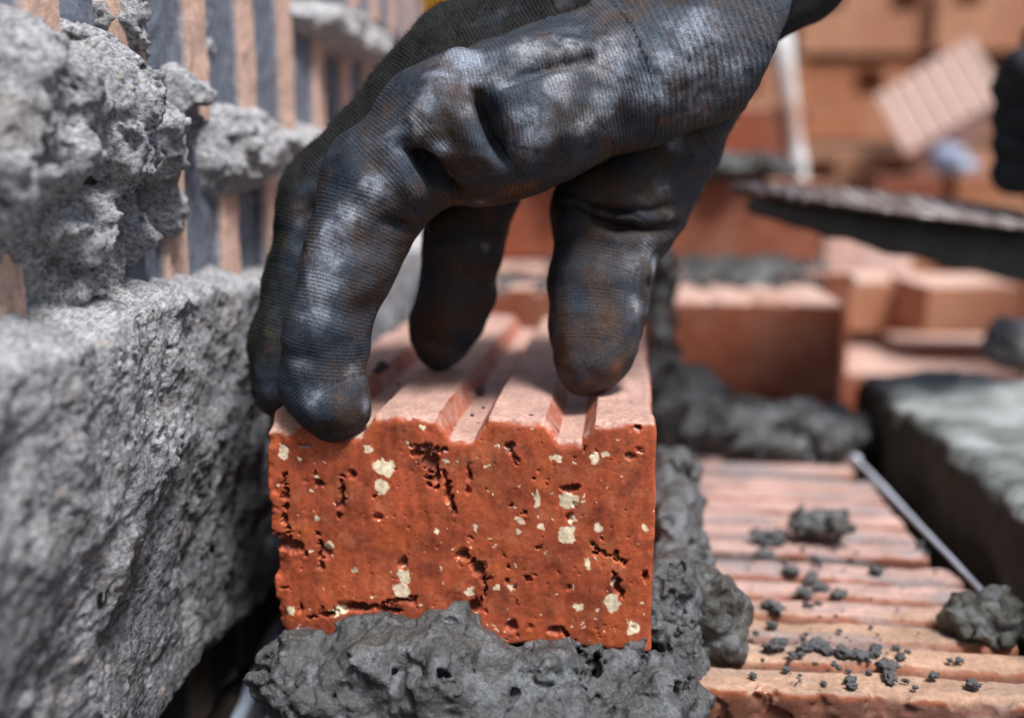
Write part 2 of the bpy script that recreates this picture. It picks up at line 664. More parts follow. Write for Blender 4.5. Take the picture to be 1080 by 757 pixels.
o = place('clay_brick', v, q, M['held_clay'], attrs={'col': np.clip(c, 0.005, 0.9)})
tag(o, 'rough red clay brick with pale specks and grooved top, gripped by the gloved hand', 'brick')

# ================================================================== GLOVED HAND
A_ = lambda px, py, D, r: (at(px, py, D), r * mpp(at(px, py, D)))
chains = {
    'front': [A_(800, 44, .372, 68), A_(660, 84, .362, 71), A_(560, 116, .350, 73), A_(470, 132, .343, 66), A_(402, 194, .337, 57), A_(365, 284, .329, 46), A_(346, 350, .325, 42), A_(338, 405, .325, 40), A_(350, 424, .323, 41)],
    'bulge': [A_(600, 120, .352, 60), A_(508, 164, .343, 54)],
    'second': [A_(800, -20, .405, 80), A_(600, 40, .392, 88), A_(492, 86, .384, 76), A_(353, 214, .372, 57), A_(326, 290, .366, 42), A_(308, 360, .362, 41), A_(299, 405, .360, 35)],
    'third': [A_(640, 60, .412, 80), A_(520, 130, .405, 64), A_(500, 195, .400, 46), A_(488, 255, .396, 41), A_(479, 310, .396, 37), A_(470, 340, .396, 34), A_(465, 360, .396, 29)],
    'thumb': [A_(790, 66, .402, 52), A_(700, 146, .400, 66), A_(649, 226, .384, 65), A_(631, 300, .371, 51), A_(628, 345, .365, 45), A_(626, 372, .361, 41)],
    'tip': [A_(614, 390, .358, 27), A_(639, 370, .361, 26)],
}


def chain_sdf(P, ch):
    best = None
    for (a, ra), (b, rb) in zip(ch[:-1], ch[1:]):
        ab = (b - a)
        t = np.clip(((P - a) @ ab) / (ab @ ab), 0, 1)
        d = np.sqrt((((P - a) - t[:, None] * ab) ** 2).sum(1)) - (ra + t * (rb - ra))
        best = d if best is None else smin(best, d, 0.006)
    return best


hem0 = at(788, 109, .37)
hem_n = np.array([0.90, -0.04, -0.36])
hem_n /= np.linalg.norm(hem_n)


def hand_base(P, cut=True):
    P = P.astype(np.float64)
    fr = smin(chain_sdf(P, chains['front']), chain_sdf(P, chains['bulge']), 0.007)
    se = chain_sdf(P, chains['second'])
    d = smin(fr, se, 0.0035 + 0.010 * np.clip((P[:, 2] + 0.030) / 0.03, 0, 1))
    d = smin(d, chain_sdf(P, chains['third']), 0.004)
    d = smin(d, smin(chain_sdf(P, chains['thumb']), chain_sdf(P, chains['tip']), 0.006), 0.0012)
    if cut:
        d = smax(d, (P - hem0) @ hem_n, 0.003)
    return d


def surf(px, py, fn):
    d = ray(px, py)
    t = 0.24
    for _ in range(80):
        s = float(fn((d * t)[None])[0])
        if s < 0.0002: break
        t += s * 0.8
        if t > 0.6: return None
    return d * t


# folds pressed into the coating: pixel polyline, half width and depth in mm; carved as tapering clefts
CLEFTS = [([(428, 156), (442, 166), (454, 180), (468, 198)], 5.0, 14, .35), ([(462, 190), (480, 206)], 2.4, 8, .4),
          ([(502, 94), (509, 112), (515, 132), (526, 156), (544, 182)], 4.4, 11, .3), 
          ([(408, 232), (428, 240), (448, 246)], 2.6, 3, .4), ([(586, 200), (620, 215), (650, 222), (684, 222), (710, 216)], 1.5, 6.0, .3),
          ([(590, 212), (620, 228), (650, 238), (684, 243), (716, 238)], 1.7, 7.0, .3), ([(536, 86), (556, 74), (584, 66), (620, 62)], 4.2, 3.2, .5),
          ([(684, 296), (692, 318)], 2.4, 3.0, .4), ([(326, 212), (322, 240), (314, 276)], 2.6, 3.0, .4)]
RIDGES = [([(474, 104), (490, 128), (502, 158)], 4.0, 3.4), ([(534, 96), (548, 130), (556, 152)], 5.5, 3.4), ([(412, 146), (420, 170), (436, 206)], 4.0, 2.6),
          ([(484, 60), (462, 90), (450, 120)], 5.5, 2.6), ([(350, 250), (342, 330)], 6.0, 1.6), ([(598, 208), (650, 230), (712, 230)], 2.2, 1.0),
          ([(600, 232), (650, 250), (704, 252)], 3.0, 1.6), ([(590, 80), (620, 60)], 6.0, 1.8), ([(390, 205), (372, 240)], 5.0, 1.5)]


def in_normal(p, fn, e=0.0008):
    g = np.array([float(fn((p + e * ax_)[None])[0] - fn((p - e * ax_)[None])[0]) for ax_ in np.eye(3)])
    return -g / max(np.linalg.norm(g), 1e-9)


fold3, cleft3 = [], []
for pts, wd, dp in RIDGES:
    s3 = [surf(px, py, hand_base) for px, py in pts]
    s3 = [s for s in s3 if s is not None]
    if len(s3) > 1: fold3.append((s3, wd / 1000, -dp / 1000))
for pts, wd, dp, tp in CLEFTS:
    fine_ = []
    for (xa, ya), (xb, yb) in zip(pts[:-1], pts[1:]):
        n_ = max(2, int(math.hypot(xb - xa, yb - ya) / (wd * 1.2)))
        fine_ += [(xa + (xb - xa) * k / n_, ya + (yb - ya) * k / n_) for k in range(n_)]
    fine_.append(pts[-1])
    for k, (px, py) in enumerate(fine_):
        p = surf(px, py, hand_base)
        if p is None: continue
        e = math.sin(math.pi * (k + 0.6) / (len(fine_) + 0.2)) ** 0.7
        cleft3.append((p - in_normal(p, hand_base) * wd / 1000 * 0.55, p + in_normal(p, hand_base) * dp / 1000 * e, wd / 1000 * (0.5 + 0.5 * e), wd / 1000 * tp * 0.5))


def seg_dist(P, a, b):
    ab = b - a
    t = np.clip(((P - a) @ ab) / max(ab @ ab, 1e-12), 0, 1)
    return np.sqrt((((P - a) - t[:, None] * ab) ** 2).sum(1))


def hand_detail(P, f):
    P64 = P.astype(np.float64)
    f = f.astype(np.float64)
    for s3, wd, dp in fold3:
        d = np.min([seg_dist(P64, a, b) for a, b in zip(s3[:-1], s3[1:])], axis=0)
        f = f + dp * np.exp(-(d / wd) ** 2)
    cl = None
    for a, b, ra, rb in cleft3:
        ab = b - a
        t = np.clip(((P64 - a) @ ab) / (ab @ ab), 0, 1)
        d = np.sqrt((((P64 - a) - t[:, None] * ab) ** 2).sum(1)) - (ra + t * (rb - ra))
        cl = d if cl is None else smin(cl, d, 0.0015)
    f = smax(f, -cl, 0.003)
    wr = fbm(P, 0.020, 3, 61)
    f = f + wr * 0.0013
    W = P.copy(); W[:, 0] *= 0.6; W[:, 2] *= 1.4
    f = f + fbm(W, 0.011, 2, 63) * 0.0005
    return f.astype(F32)


allp = np.array([p for ch in chains.values() for p, r in ch])
lo = allp.min(0) - 0.034
hi = allp.max(0) + 0.034
hi[0] = min(hi[0], 0.10)
v, q = sdf_mesh(steps(lo[0], hi[0], 0.0010), steps(lo[1], hi[1], 0.0012), steps(lo[2], min(hi[2], 0.10), 0.0010), lambda P: hand_base(P), lambda P, f: chunked(lambda Z: hand_detail(Z[:, :3], Z[:, 3]), np.concatenate([P, f[:, None]], 1), 60000), 0.015)
nr = vnormals(v, q)
V = v.astype(F32)
V64 = v
# knit phase: distance along the nearest bone, in knit rows
phase = np.zeros(len(v)); bestd = np.full(len(v), 9.0); which = np.zeros(len(v), int)
for ci, (nm, ch) in enumerate(chains.items()):
    cum = 0
    for si, ((a, ra), (b, rb)) in enumerate(zip(ch[:-1], ch[1:])):
        ab = b - a
        L = np.linalg.norm(ab)
        t = np.clip(((V64 - a) @ ab) / (ab @ ab), 0, 1)
        d = np.sqrt((((V64 - a) - t[:, None] * ab) ** 2).sum(1)) - (ra + t * (rb - ra))
        cuff = (nm in ('front', 'thumb', 'second') and si == 0)
        m = d < bestd
        bestd[m] = d[m]
        which[m] = ci
        phase[m] = (cum + t[m] * L) / (0.00215 if cuff else 0.00125)
        cum += L
phase = phase + fbm(V, 0.03, 2, 71) * 0.7
cuffm = sstep(0.060, 0.020, np.sqrt(((V64 - hem0) ** 2).sum(1)) * 0.8) * (bestd < 0.02)
names = list(chains)
is2 = (which == names.index('second')).astype(float)
backn = nr @ (np.array([-0.62, 0.25, 0.70]))
knit = np.clip(sstep(0.25, 0.65, backn + 0.25 * fbm(V, 0.02, 2, 72)) * (0.35 + 0.65 * is2) + is2 * sstep(-0.2, 0.35, backn), 0, 1)
DUST_GLINTS = [(345, 268, 22), (338, 300, 22), (335, 330, 18), (352, 248, 16), (372, 225, 16), (486, 66, 26), (466, 84, 18), (500, 88, 14), (452, 108, 18), (440, 132, 15), (488, 118, 11), (556, 150, 20), (545, 128, 14),
         (566, 118, 14), (530, 84, 14), (396, 200, 16), (416, 150, 14), (600, 46, 26), (640, 110, 16), (560, 50, 20), (700, 60, 20), (680, 104, 16), (698, 200, 9), (704, 230, 8), (682, 262, 12), (668, 282, 13), (690, 280, 10),
         (672, 322, 9), (386, 428, 8), (372, 392, 8), (590, 92, 15), (464, 156, 9), (330, 420, 10), (730, 70, 22), (620, 132, 15), (318, 385, 9), (318, 235, 9), (770, 80, 24), (740, 100, 26), (690, 96, 24), (650, 60, 30), (730, 40, 30), (710, 150, 9), (505, 215, 7), (520, 300, 5), (512, 260, 5)]
dust = np.zeros(len(v))  # cement dust together with painted sky highlights on the raised folds
for px, py, r in DUST_GLINTS:
    s = surf(px, py, hand_base)
    if s is None: continue
    rr = r * mpp(s)
    dust = np.maximum(dust, np.exp(-(((V64 - s) ** 2).sum(1)) / (rr * rr)))
STK = V.copy(); STK[:, 0] *= 0.5
n1 = fbm(STK, 0.014, 4, 73, 0.6)
n2 = fbm(V, 0.0035, 3, 74, 0.65)
dust = np.clip(dust * (0.62 + 0.5 * n1 + 0.55 * n2) + 0.25 * sstep(0.35, 1.05, dust + 0.35 * n1 + 0.3 * n2), 0, 1) + 0.10 * sstep(-0.1, 0.8, n1 + 0.5 * n2)
dust = np.clip(dust, 0, 1) * (1 - 0.9 * knit)
isth = ((which == names.index('thumb')) | (which == names.index('third')) | (which == names.index('tip'))).astype(float)
dust *= 1 - 0.75 * isth * sstep(0.35, -0.1, nr[:, 0])  # left faces of thumb and third finger darkened, shade put into the colour
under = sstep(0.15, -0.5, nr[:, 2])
base = np.array([0.024, 0.034, 0.050])
brown = np.array([0.055, 0.033, 0.021])
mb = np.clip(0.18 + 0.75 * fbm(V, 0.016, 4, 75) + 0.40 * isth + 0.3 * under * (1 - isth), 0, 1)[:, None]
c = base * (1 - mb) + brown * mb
kc = np.array([0.011, 0.012, 0.012]) + np.array([0.030, 0.028, 0.010]) * (sstep(0.1, 0.8, fbm(V, 0.010, 3, 76)) * sstep(0.02, -0.03, V[:, 2]))[:, None]
c = c * (1 - knit[:, None]) + kc * knit[:, None]
dc = np.array([0.205, 0.235, 0.285])
warmd = sstep(-0.2, 0.7, fbm(V, 0.02, 2, 79))[:, None]
dcv = dc * (1 - 0.5 * warmd) + np.array([0.30, 0.27, 0.25]) * 0.5 * warmd
c = c * (1 - dust[:, None]) + dcv * dust[:, None]
rst = sstep(0.40, 0.8, fbm(V, 0.006, 3, 77))[:, None] * 0.18 * (1 - knit[:, None])
c = c * (1 - rst) + np.array([0.13, 0.055, 0.026]) * rst
for px, py, r in [(652, 388, 9), (620, 406, 7), (424, 285, 8), (540, 200, 9), (560, 194, 8), (480, 215, 9), (640, 152, 7), (700, 128, 7), (745, 115, 7)]:     # clay rubbed into the edges
    s = surf(px, py, hand_base)
    if s is None: continue
    e = np.exp(-(((V64 - s) ** 2).sum(1)) / (r * mpp(s)) ** 2)[:, None] * 0.65
    c = c * (1 - e) + np.array([0.17, 0.07, 0.034]) * e
rough = np.clip(0.74 + 0.14 * n1 + 0.10 * n2 + 0.30 * knit + 0.1 * dust, 0.48, 0.95)
# loose knit fibres standing up along the back of the fingers
kv = np.nonzero((knit > 0.45) & (V[:, 1] < 0.42))[0]
sel = RNG.choice(kv, min(9000, len(kv)), replace=False)
dirn = nr[sel] + RNG.normal(scale=0.55, size=(len(sel), 3))
dirn /= np.linalg.norm(dirn, axis=1, keepdims=True)
sd_ = np.cross(dirn, RNG.normal(size=(len(sel), 3)))
sd_ /= np.linalg.norm(sd_, axis=1, keepdims=True)
ln_ = RNG.uniform(0.0008, 0.0024, (len(sel), 1))
p0 = v[sel] - nr[sel] * 0.0002
b0, b1 = p0 - sd_ * 0.00011, p0 + sd_ * 0.00011
tip = p0 + dirn * ln_
t0, t1 = tip - sd_ * 0.00003, tip + sd_ * 0.00003
n0 = len(v)
k = len(sel)
vv = np.concatenate([v, b0, b1, t1, t0])
ar = np.arange(k) + n0
qq = np.concatenate([q, np.stack([ar, ar + k, ar + 2 * k, ar + 3 * k], 1)])
ext = lambda a: np.concatenate([a] + [a[sel]] * 4)
t = NT('coated_knit_glove')
co = t.coord()
ph = t.attr('phase', 'Fac')
wv = t.math('SINE', t.math('MULTIPLY', ph, 2 * math.pi))
fine = t.noise(1500, 3, 0.6, co)
amp = t.math('ADD', 0.34, t.math('MULTIPLY', t.attr('knit', 'Fac'), 0.8))
st = t.noise(700, 2, 0.5, co)
wv2 = t.math('MULTIPLY', t.math('MULTIPLY', wv, 0.5), t.ramp(st, [(0.35, (0.15,) * 3), (0.65, (1.2,) * 3)]))
hgt = t.math('ADD', t.math('MULTIPLY', wv2, amp), t.math('MULTIPLY', fine, 0.8))
nm = t.bump(hgt, 0.00026)
row = t.ramp(t.math('ADD', t.math('MULTIPLY', wv2, 0.9), 0.5), [(0.1, (0.80,) * 3), (0.55, (1.0,) * 3), (0.95, (1.2,) * 3)])
cl = t.mix(1.0, t.attr('col'), t.ramp(fine, [(0.28, (0.5,) * 3), (0.5, (1,) * 3), (0.72, (1.6,) * 3)]), 'MULTIPLY')
cl = t.mix(1.0, cl, row, 'MULTIPLY')
M['glove'] = t.done(cl, t.attr('rough', 'Fac'), nm, 0.22)

person = empty('person', at(760, 60, .40))
tag(person, 'worker in black gloves, one hand gripping the red brick, the other holding the trowel', 'person')
g = place('glove', vv, qq, M['glove'], person, {'col': ext(np.clip(c, 0.003, 0.9)), 'rough': ext(rough), 'phase': ext(phase), 'knit': ext(np.maximum(knit, 0.85 * cuffm))})
g['label'] = 'dusty grey-black coated glove gripping the red brick'

t = NT('black_cloth')
co = t.coord()
M['cloth'] = t.done(t.mix(t.noise(400, 4, 0.6, co), (0.006, 0.006, 0.007), (0.022, 0.022, 0.025)), 0.9, t.bump(t.noise(900, 3, 0.6, co), 0.0006), 0.2)


def tube_sdf(ch, vox, name, mat, parent, seed, amp=0.002, scl=0.03, k=0.006):
    pts = np.array([p for p, r in ch])
    r = max(r for p, r in ch) + 0.012
    lo, hi = pts.min(0) - r, pts.max(0) + r
    v, q = sdf_mesh(steps(lo[0], hi[0], vox), steps(lo[1], hi[1], vox), steps(lo[2], hi[2], vox), lambda P: chain_sdf(P.astype(np.float64), ch),
                    lambda P, f: f + amp * fbm(P, scl, 3, seed), 0.01)
    return place(name, v, q, mat, parent)


tube_sdf([A_(770, 22, .400, 48), A_(850, -20, .415, 40), A_(930, -110, .47, 50), A_(1010, -240, .55, 62)], 0.0022, 'sleeve', M['cloth'], person, 81)

# the other hand, a fist closed round the trowel handle at the right of the picture
HD = 0.70
hpts = {'palm': [A_(1120, 90, HD, 52), A_(1130, 180, HD, 46)]}
v_all = []
fist = [[A_(1120, 80 + 32 * i, HD + .02, 24), A_(1078, 84 + 31 * i, HD - .01, 25), A_(1070, 92 + 30 * i, HD - .03, 21), A_(1100, 100 + 30 * i, HD - .045, 19)] for i in range(4)]
th = [A_(1135, 80, HD - .02, 26), A_(1105, 62, HD - .04, 23), A_(1075, 70, HD - .045, 20)]


def fist_base(P):
    P = P.astype(np.float64)
    d = chain_sdf(P, [A_(1130, 70, HD, 50), A_(1135, 190, HD, 44)])
    for f in fist: d = smin(d, chain_sdf(P, f), 0.003)
    d = smin(d, chain_sdf(P, th), 0.004)
    return smin(d, chain_sdf(P, [A_(1140, 120, HD, 48), A_(1210, 60, HD + .03, 48)]), 0.01)


pts = np.array([p for f in fist + [th, [A_(1210, 60, HD + .03, 48), A_(1130, 190, HD, 44)]] for p, r in f])
lo, hi = pts.min(0) - 0.045, pts.max(0) + 0.045
v, q = sdf_mesh(steps(lo[0], hi[0], 0.0022), steps(lo[1], hi[1], 0.0022), steps(lo[2], hi[2], 0.0022), fist_base, lambda P, f: f + 0.0012 * fbm(P, 0.02, 3, 91), 0.01)
kk = len(v)
cc = np.tile(np.array([0.012, 0.016, 0.020]), (kk, 1)) * (1 + 0.4 * fbm(v, 0.02, 2, 92)[:, None])
g2 = place('glove', v, q, M['glove'], person, {'col': np.clip(cc, 0.003, 1), 'rough': np.full(kk, 0.6), 'phase': v[:, 2] / 0.00125, 'knit': np.full(kk, 0.5)})
g2['label'] = 'black glove closed round the trowel handle'
tube_sdf([A_(1195, 72, HD + .028, 44), A_(1290, 10, HD + .10, 56), A_(1420, -140, HD + .2, 70)], 0.005, 'sleeve', M['cloth'], person, 82)

# ================================================================== TROWEL
t = NT('streaked_steel')
co = t.coord()
mp = t.n('ShaderNodeMapping')
mp.inputs['Rotation'].default_value = (0, 0, 0.35)
mp.inputs['Scale'].default_value = (260, 12, 12)
t.l(co, mp.inputs['Vector'])
sc_ = t.noise(1.0, 2, 0.6, mp.outputs[0])
M['steel'] = t.done(t.mix(t.ramp(sc_, [(0.52, (0, 0, 0)), (0.6, (1, 1, 1))]), (0.10, 0.07, 0.06), (0.42, 0.39, 0.38)), 0.6, t.bump(sc_, 0.0006), 0.4, 0.25)  # bright streaks in the colour stand in for glints on the steel
t = NT('worn_wood')
co = t.coord()
M['wood'] = t.done(t.mix(t.noise(120, 5, 0.6, co), (0.10, 0.05, 0.025), (0.26, 0.15, 0.08)), 0.6, t.bump(t.noise(300, 3, 0.6, co), 0.0005))
TD = 0.62
tr = empty('trowel', at(1070, 262, TD + .02))
tag(tr, 'dark pointing trowel with mortar caked under its streaked blade', 'trowel')
# blade outline in plan: tip, shoulders, heel
tipP = at(772, 196, TD)
heel = at(1105, 232, TD + 0.03)
axis = heel - tipP
Lb = np.linalg.norm(axis)
ux = axis / Lb
uy = np.cross(np.array([0, 0, 1.0]), ux); uy /= np.linalg.norm(uy)
uz = np.cross(ux, uy)
out = []
for s_, w_ in [(0, 0.004), (0.05, 0.018), (0.2, 0.036), (0.45, 0.056), (0.7, 0.064), (0.9, 0.058), (1.0, 0.030)]:
    out.append((s_, w_))
tilt = 0.11
bm = bmesh.new()
rows = []
for s_, w_ in out:
    row = []
    for u_ in (-1, -0.5, 0, 0.5, 1):
        p = tipP + ux * Lb * s_ + uy * w_ * u_ + uz * (w_ * u_ * tilt - 0.004 * (1 - u_ * u_))
        row.append((p, w_))
    rows.append(row)
grid_t = [[bm.verts.new(Vector(p + uz * 0.001)) for p, _ in r] for r in rows]
grid_b = [[bm.verts.new(Vector(p - uz * 0.001)) for p, _ in r] for r in rows]
for i in range(len(rows) - 1):
    for j in range(4):
        bm.faces.new((grid_t[i][j], grid_t[i + 1][j], grid_t[i + 1][j + 1], grid_t[i][j + 1]))
        bm.faces.new((grid_b[i][j], grid_b[i][j + 1], grid_b[i + 1][j + 1], grid_b[i + 1][j]))
    for j, fl in ((0, 1), (4, -1)):
        qd = [grid_t[i][j], grid_b[i][j], grid_b[i + 1][j], grid_t[i + 1][j]]
        bm.faces.new(qd[::fl])
for i, fl in ((0, 1), (len(rows) - 1, -1)):
    for j in range(4):
        bm.faces.new([grid_t[i][j], grid_t[i][j + 1], grid_b[i][j + 1], grid_b[i][j]][::fl])
vb, fb = bm_data(bm)
place('blade', vb, fb, M['steel'], tr)
# mortar stuck under the blade
ms = [(tipP + ux * Lb * s_ - uz * (0.006 + 0.016 * s_ ** 0.5) , 0.004 + 0.0125 * s_ ** 0.8) for s_ in (0.06, 0.3, 0.5, 0.7, 0.9, 1.05)]
tube_sdf([(p - uy * 0.012, r) for p, r in ms], 0.0025, 'mortar_cake', M['far_mortar'], tr, 95, 0.0016, 0.03)
tube_sdf([(heel - uz * 0.001, .006), (heel + ux * .045 + uz * 0.002, .005), (heel + ux * .06 + uz * .05, .005), (at(1104, 200, HD), 0.006)], 0.002, 'neck', M['steel'], tr, 96, 0.0002)
tube_sdf([(at(1104, 210, HD), .012), (at(1102, 130, HD), .016), (at(1100, 40, HD), .013)], 0.002, 'handle', M['wood'], tr, 97, 0.0004)

# ================================================================== WALL WITH MORTAR ON THE LEFT
wall = empty('brick_wall', (XW - 0.06, 0.3, -HC))
tag(wall, 'rough wall of keyed bricks on the left, grey mortar squeezed out of its joints', 'wall')
PITCHZ = 0.080
RIDGE = 0.0549


def wall_brick(y0, y1, z0, z1, ph):
    """brick with upright keys: narrow raised ribs between wide shallow channels; front looks along +X"""
    ys = []
    r = y0
    yy = ph + np.arange(-20, 20) * RIDGE
    prof = [(y0, 0.0)]
    for yc in yy:
        for dy, hx in ((-0.0100, 0.0), (-0.0085, 0.0036), (0.0085, 0.0036), (0.0100, 0.0)):
            if y0 + 0.001 < yc + dy < y1 - 0.001: prof.append((yc + dy, hx))
    prof.append((y1, prof[-1][1]))
    prof[0] = (y0, prof[1][1] if len(prof) > 2 and prof[1][1] > 0 else 0.0)
    fin = []
    for a, b in zip(prof[:-1], prof[1:]):
        n = max(1, int((b[0] - a[0]) / 0.003))
        for kx in range(n): fin.append((a[0] + (b[0] - a[0]) * kx / n, a[1] + (b[1] - a[1]) * kx / n))
    fin.append(prof[-1])
    zs = np.linspace(z0, z1, 14)
    v = []; col = []
    for (y, h) in fin:
        for z in zs:
            v.append((XW - 0.0036 + h, y, z)); col.append(h)
    nz = len(zs)
    q = [((i) * nz + j, (i + 1) * nz + j, (i + 1) * nz + j + 1, i * nz + j + 1) for i in range(len(fin) - 1) for j in range(nz - 1)]
    # solid body behind
    v = np.array(v)
    h = np.array(col)
    vb = v.copy(); vb[:, 0] = XW - 0.12
    nfr = len(v)
    nI = len(fin)
    q2 = []
    for i in range(nI - 1):
        a, b = i * nz, (i + 1) * nz
        q2.append((a, a + nfr, b + nfr, b))
        q2.append((a + nz - 1, b + nz - 1, b + nz - 1 + nfr, a + nz - 1 + nfr))
    for j in range(nz - 1):
        q2.append((j, j + 1, j + 1 + nfr, j + nfr))
        e = (nI - 1) * nz + j
        q2.append((e, e + nfr, e + 1 + nfr, e + 1))
    v2 = np.concatenate([v, vb])
    n_ = fbm(v2, 0.01, 3, 33)
    v2[:, 0] += 0.0006 * n_ * (np.arange(len(v2)) < nfr)
    hh = np.concatenate([h, h])
    pink = np.array([0.64, 0.43, 0.34]) * (1 + 0.2 * n_[:, None])
    recess_dim = 0.14 if z0 < -0.10 else 1.0  # lower rows painted dark, as shade in the recess under the mortar
    pink = pink * recess_dim * recess_dim ** 0.3
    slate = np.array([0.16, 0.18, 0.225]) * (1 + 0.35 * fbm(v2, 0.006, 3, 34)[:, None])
    slate = slate * recess_dim
    red = np.array([0.28, 0.09, 0.05]) * recess_dim
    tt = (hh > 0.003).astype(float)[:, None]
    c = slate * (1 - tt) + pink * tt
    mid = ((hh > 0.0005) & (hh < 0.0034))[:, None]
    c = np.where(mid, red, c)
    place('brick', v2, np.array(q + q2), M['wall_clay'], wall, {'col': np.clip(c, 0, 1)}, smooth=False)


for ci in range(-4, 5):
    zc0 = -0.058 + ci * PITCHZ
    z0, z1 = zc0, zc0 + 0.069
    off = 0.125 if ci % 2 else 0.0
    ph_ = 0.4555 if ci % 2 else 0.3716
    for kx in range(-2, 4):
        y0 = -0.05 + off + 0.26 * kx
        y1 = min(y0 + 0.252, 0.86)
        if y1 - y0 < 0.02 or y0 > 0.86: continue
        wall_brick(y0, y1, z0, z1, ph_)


def wp(px, py, xo):
    p = on_x(px, py, XW + xo)
    return p[1], p[2]


# mortar lumps on the wall: pixel, how far they stand out, half sizes along and up (m), height (m)
LUMPS = []


def lump(px, py, h, ry, rz, pw=1.6):
    h = h - (0.015 if px < 100 else 0.010)
    y, z = wp(px, py, h * 0.9)
    LUMPS.append((y, z, ry, rz, h, pw))


lump(75, 125, .032, .040, .034, 2.4)
lump(150, 125, .029, .030, .036, 2.4)
lump(190, 150, .022, .020, .022, 2.0)
lump(40, 195, .031, .026, .026)
lump(65, 215, .024, .013, .013)
lump(120, 200, .020, .018, .018)
lump(150, 245, .012, .020, .016)
lump(120, 285, .014, .020, .018)
lump(75, 262, .020, .018, .018)
lump(35, 255, .020, .014, .014)
lump(110, 235, .026, .022, .022)
lump(60, 285, .020, .020, .016)
lump(100, 300, .020, .016, .012)
lump(185, 215, .014, .020, .020)
lump(210, 110, .016, .020, .024)
lump(160, 30, .016, .020, .018)
lump(120, 60, .020, .020, .018)
lump(286, 152, .022, .052, .019, 3)
lump(262, 165, .020, .03, .020, 2.2)
lump(335, 160, .016, .05, .016, 2.2)
lump(222, 62, .006, .010, .030)
lump(390, 40, .026, .12, .015, 2.6)
lump(440, 140, .018, .12, .014, 2.4)
_mt = sorted([wp(*p, .020) for p in ((-60, 365), (13, 348), (60, 340), (110, 326), (140, 306), (200, 292), (280, 286), (340, 280), (420, 262))])
_mb = sorted([wp(*p, .020) for p in ((-40, 900), (195, 750), (225, 705), (250, 672), (285, 646), (330, 606), (420, 510))])
mort_top = lambda y: np.interp(y, [a for a, b in _mt], [b for a, b in _mt])
mort_bot = lambda y: np.interp(y, [a for a, b in _mb], [b for a, b in _mb]) - 0.009


def wall_h(P):
    y, z = P[:, 1], P[:, 2]
    Q = P * np.array([0, 1, 1], F32)
    wy = y + 0.005 * fbm(Q, 0.02, 2, 41)
    wz = z + 0.005 * fbm(Q, 0.02, 2, 42)
    h = np.full(len(P), -0.012, F32)
    for (ly, lz, ry, rz, hh, pw) in LUMPS:
        r2 = ((wy - ly) / ry) ** 2 + ((wz - lz) / rz) ** 2
        h = smax(h, -0.012 + (hh + 0.012) * (1.18 - r2 ** (pw / 2) * 1.18).clip(-1, 1), 0.004)
    # thick smear below
    d = np.minimum(mort_top(wy) - wz, wz - mort_bot(wy))
    low = -0.010 + np.interp(wy, [0.27, 0.35, 0.45], [0.0335, 0.0250, 0.0215]) * sstep(-0.004, 0.009, d)
    fade = 1 - 0.30 * sstep(-0.09, -0.14, z) 
    h = smax(h, (low * fade).astype(F32), 0.004)
    return h


def wall_base(P):
    return (P[:, 0] - XW - wall_h(P)) * 0.62


def wall_detail(P, f):
    w1 = worley(P + 0.004 * fbm(P, 0.02, 2, 51)[:, None], 0.017, 52)
    pop = fbm(P, 0.06, 2, 57)
    upz = sstep(-0.045, -0.02, P[:, 2])
    f = f - (0.5 - worley(P, 0.008, 58)) * 0.0022 * upz - (0.55 - w1) * 0.0055 * np.clip(0.12 + 1.1 * upz + 0.5 * pop, 0.05, 1.2)
    f = f + fbm(P, 0.020, 3, 53) * (0.0017 + 0.0016 * upz)
    f = f + fbm(P, 0.0045, 2, 54, 0.7) * (0.00025 + 0.0008 * upz) + fbm(P * np.array([1, 0.5, 1], F32), 0.0020, 2, 59, 0.7) * 0.00050
    cav = fbm(P, 0.011, 3, 55)
    y1_, z1_ = wp(150, 445, .02)
    y2_, z2_ = wp(255, 575, .02)
    tt_ = np.clip(((P[:, 1] - y1_) * (y2_ - y1_) + (P[:, 2] - z1_) * (z2_ - z1_)) / ((y2_ - y1_) ** 2 + (z2_ - z1_) ** 2), 0, 1)
    dl = np.hypot(P[:, 1] - y1_ - tt_ * (y2_ - y1_), P[:, 2] - z1_ - tt_ * (z2_ - z1_))
    msk = np.maximum(np.exp(-(dl / 0.016) ** 2), 0.75 * upz)
    f = f + sstep(0.80 - 0.46 * msk, 1.15 - 0.38 * msk, cav) * 0.0075
    return f


axx = steps(XW - 0.010, XW + 0.052, 0.0010)
ayy = grow(0.17, 0.86, lambda y: 0.0010 * max(1, (y / 0.34) ** 1.6))
for nm_, z0, z1 in (('mortar', -0.036, 0.100), ('mortar', -0.20, -0.0352)):
    pass
v, q = sdf_mesh(axx, ayy, steps(-0.225, 0.115, 0.0009), wall_base, wall_detail, 0.013)
# the joint lumps and the smear are separate parts: split the surface at the strip of bare brick between them
zc = v[q].mean(1)[:, 2]
yc = v[q].mean(1)[:, 1]
lowm = zc < mort_top(yc) + 0.007
nr_ = vnormals(v, q)
V = v.astype(F32)


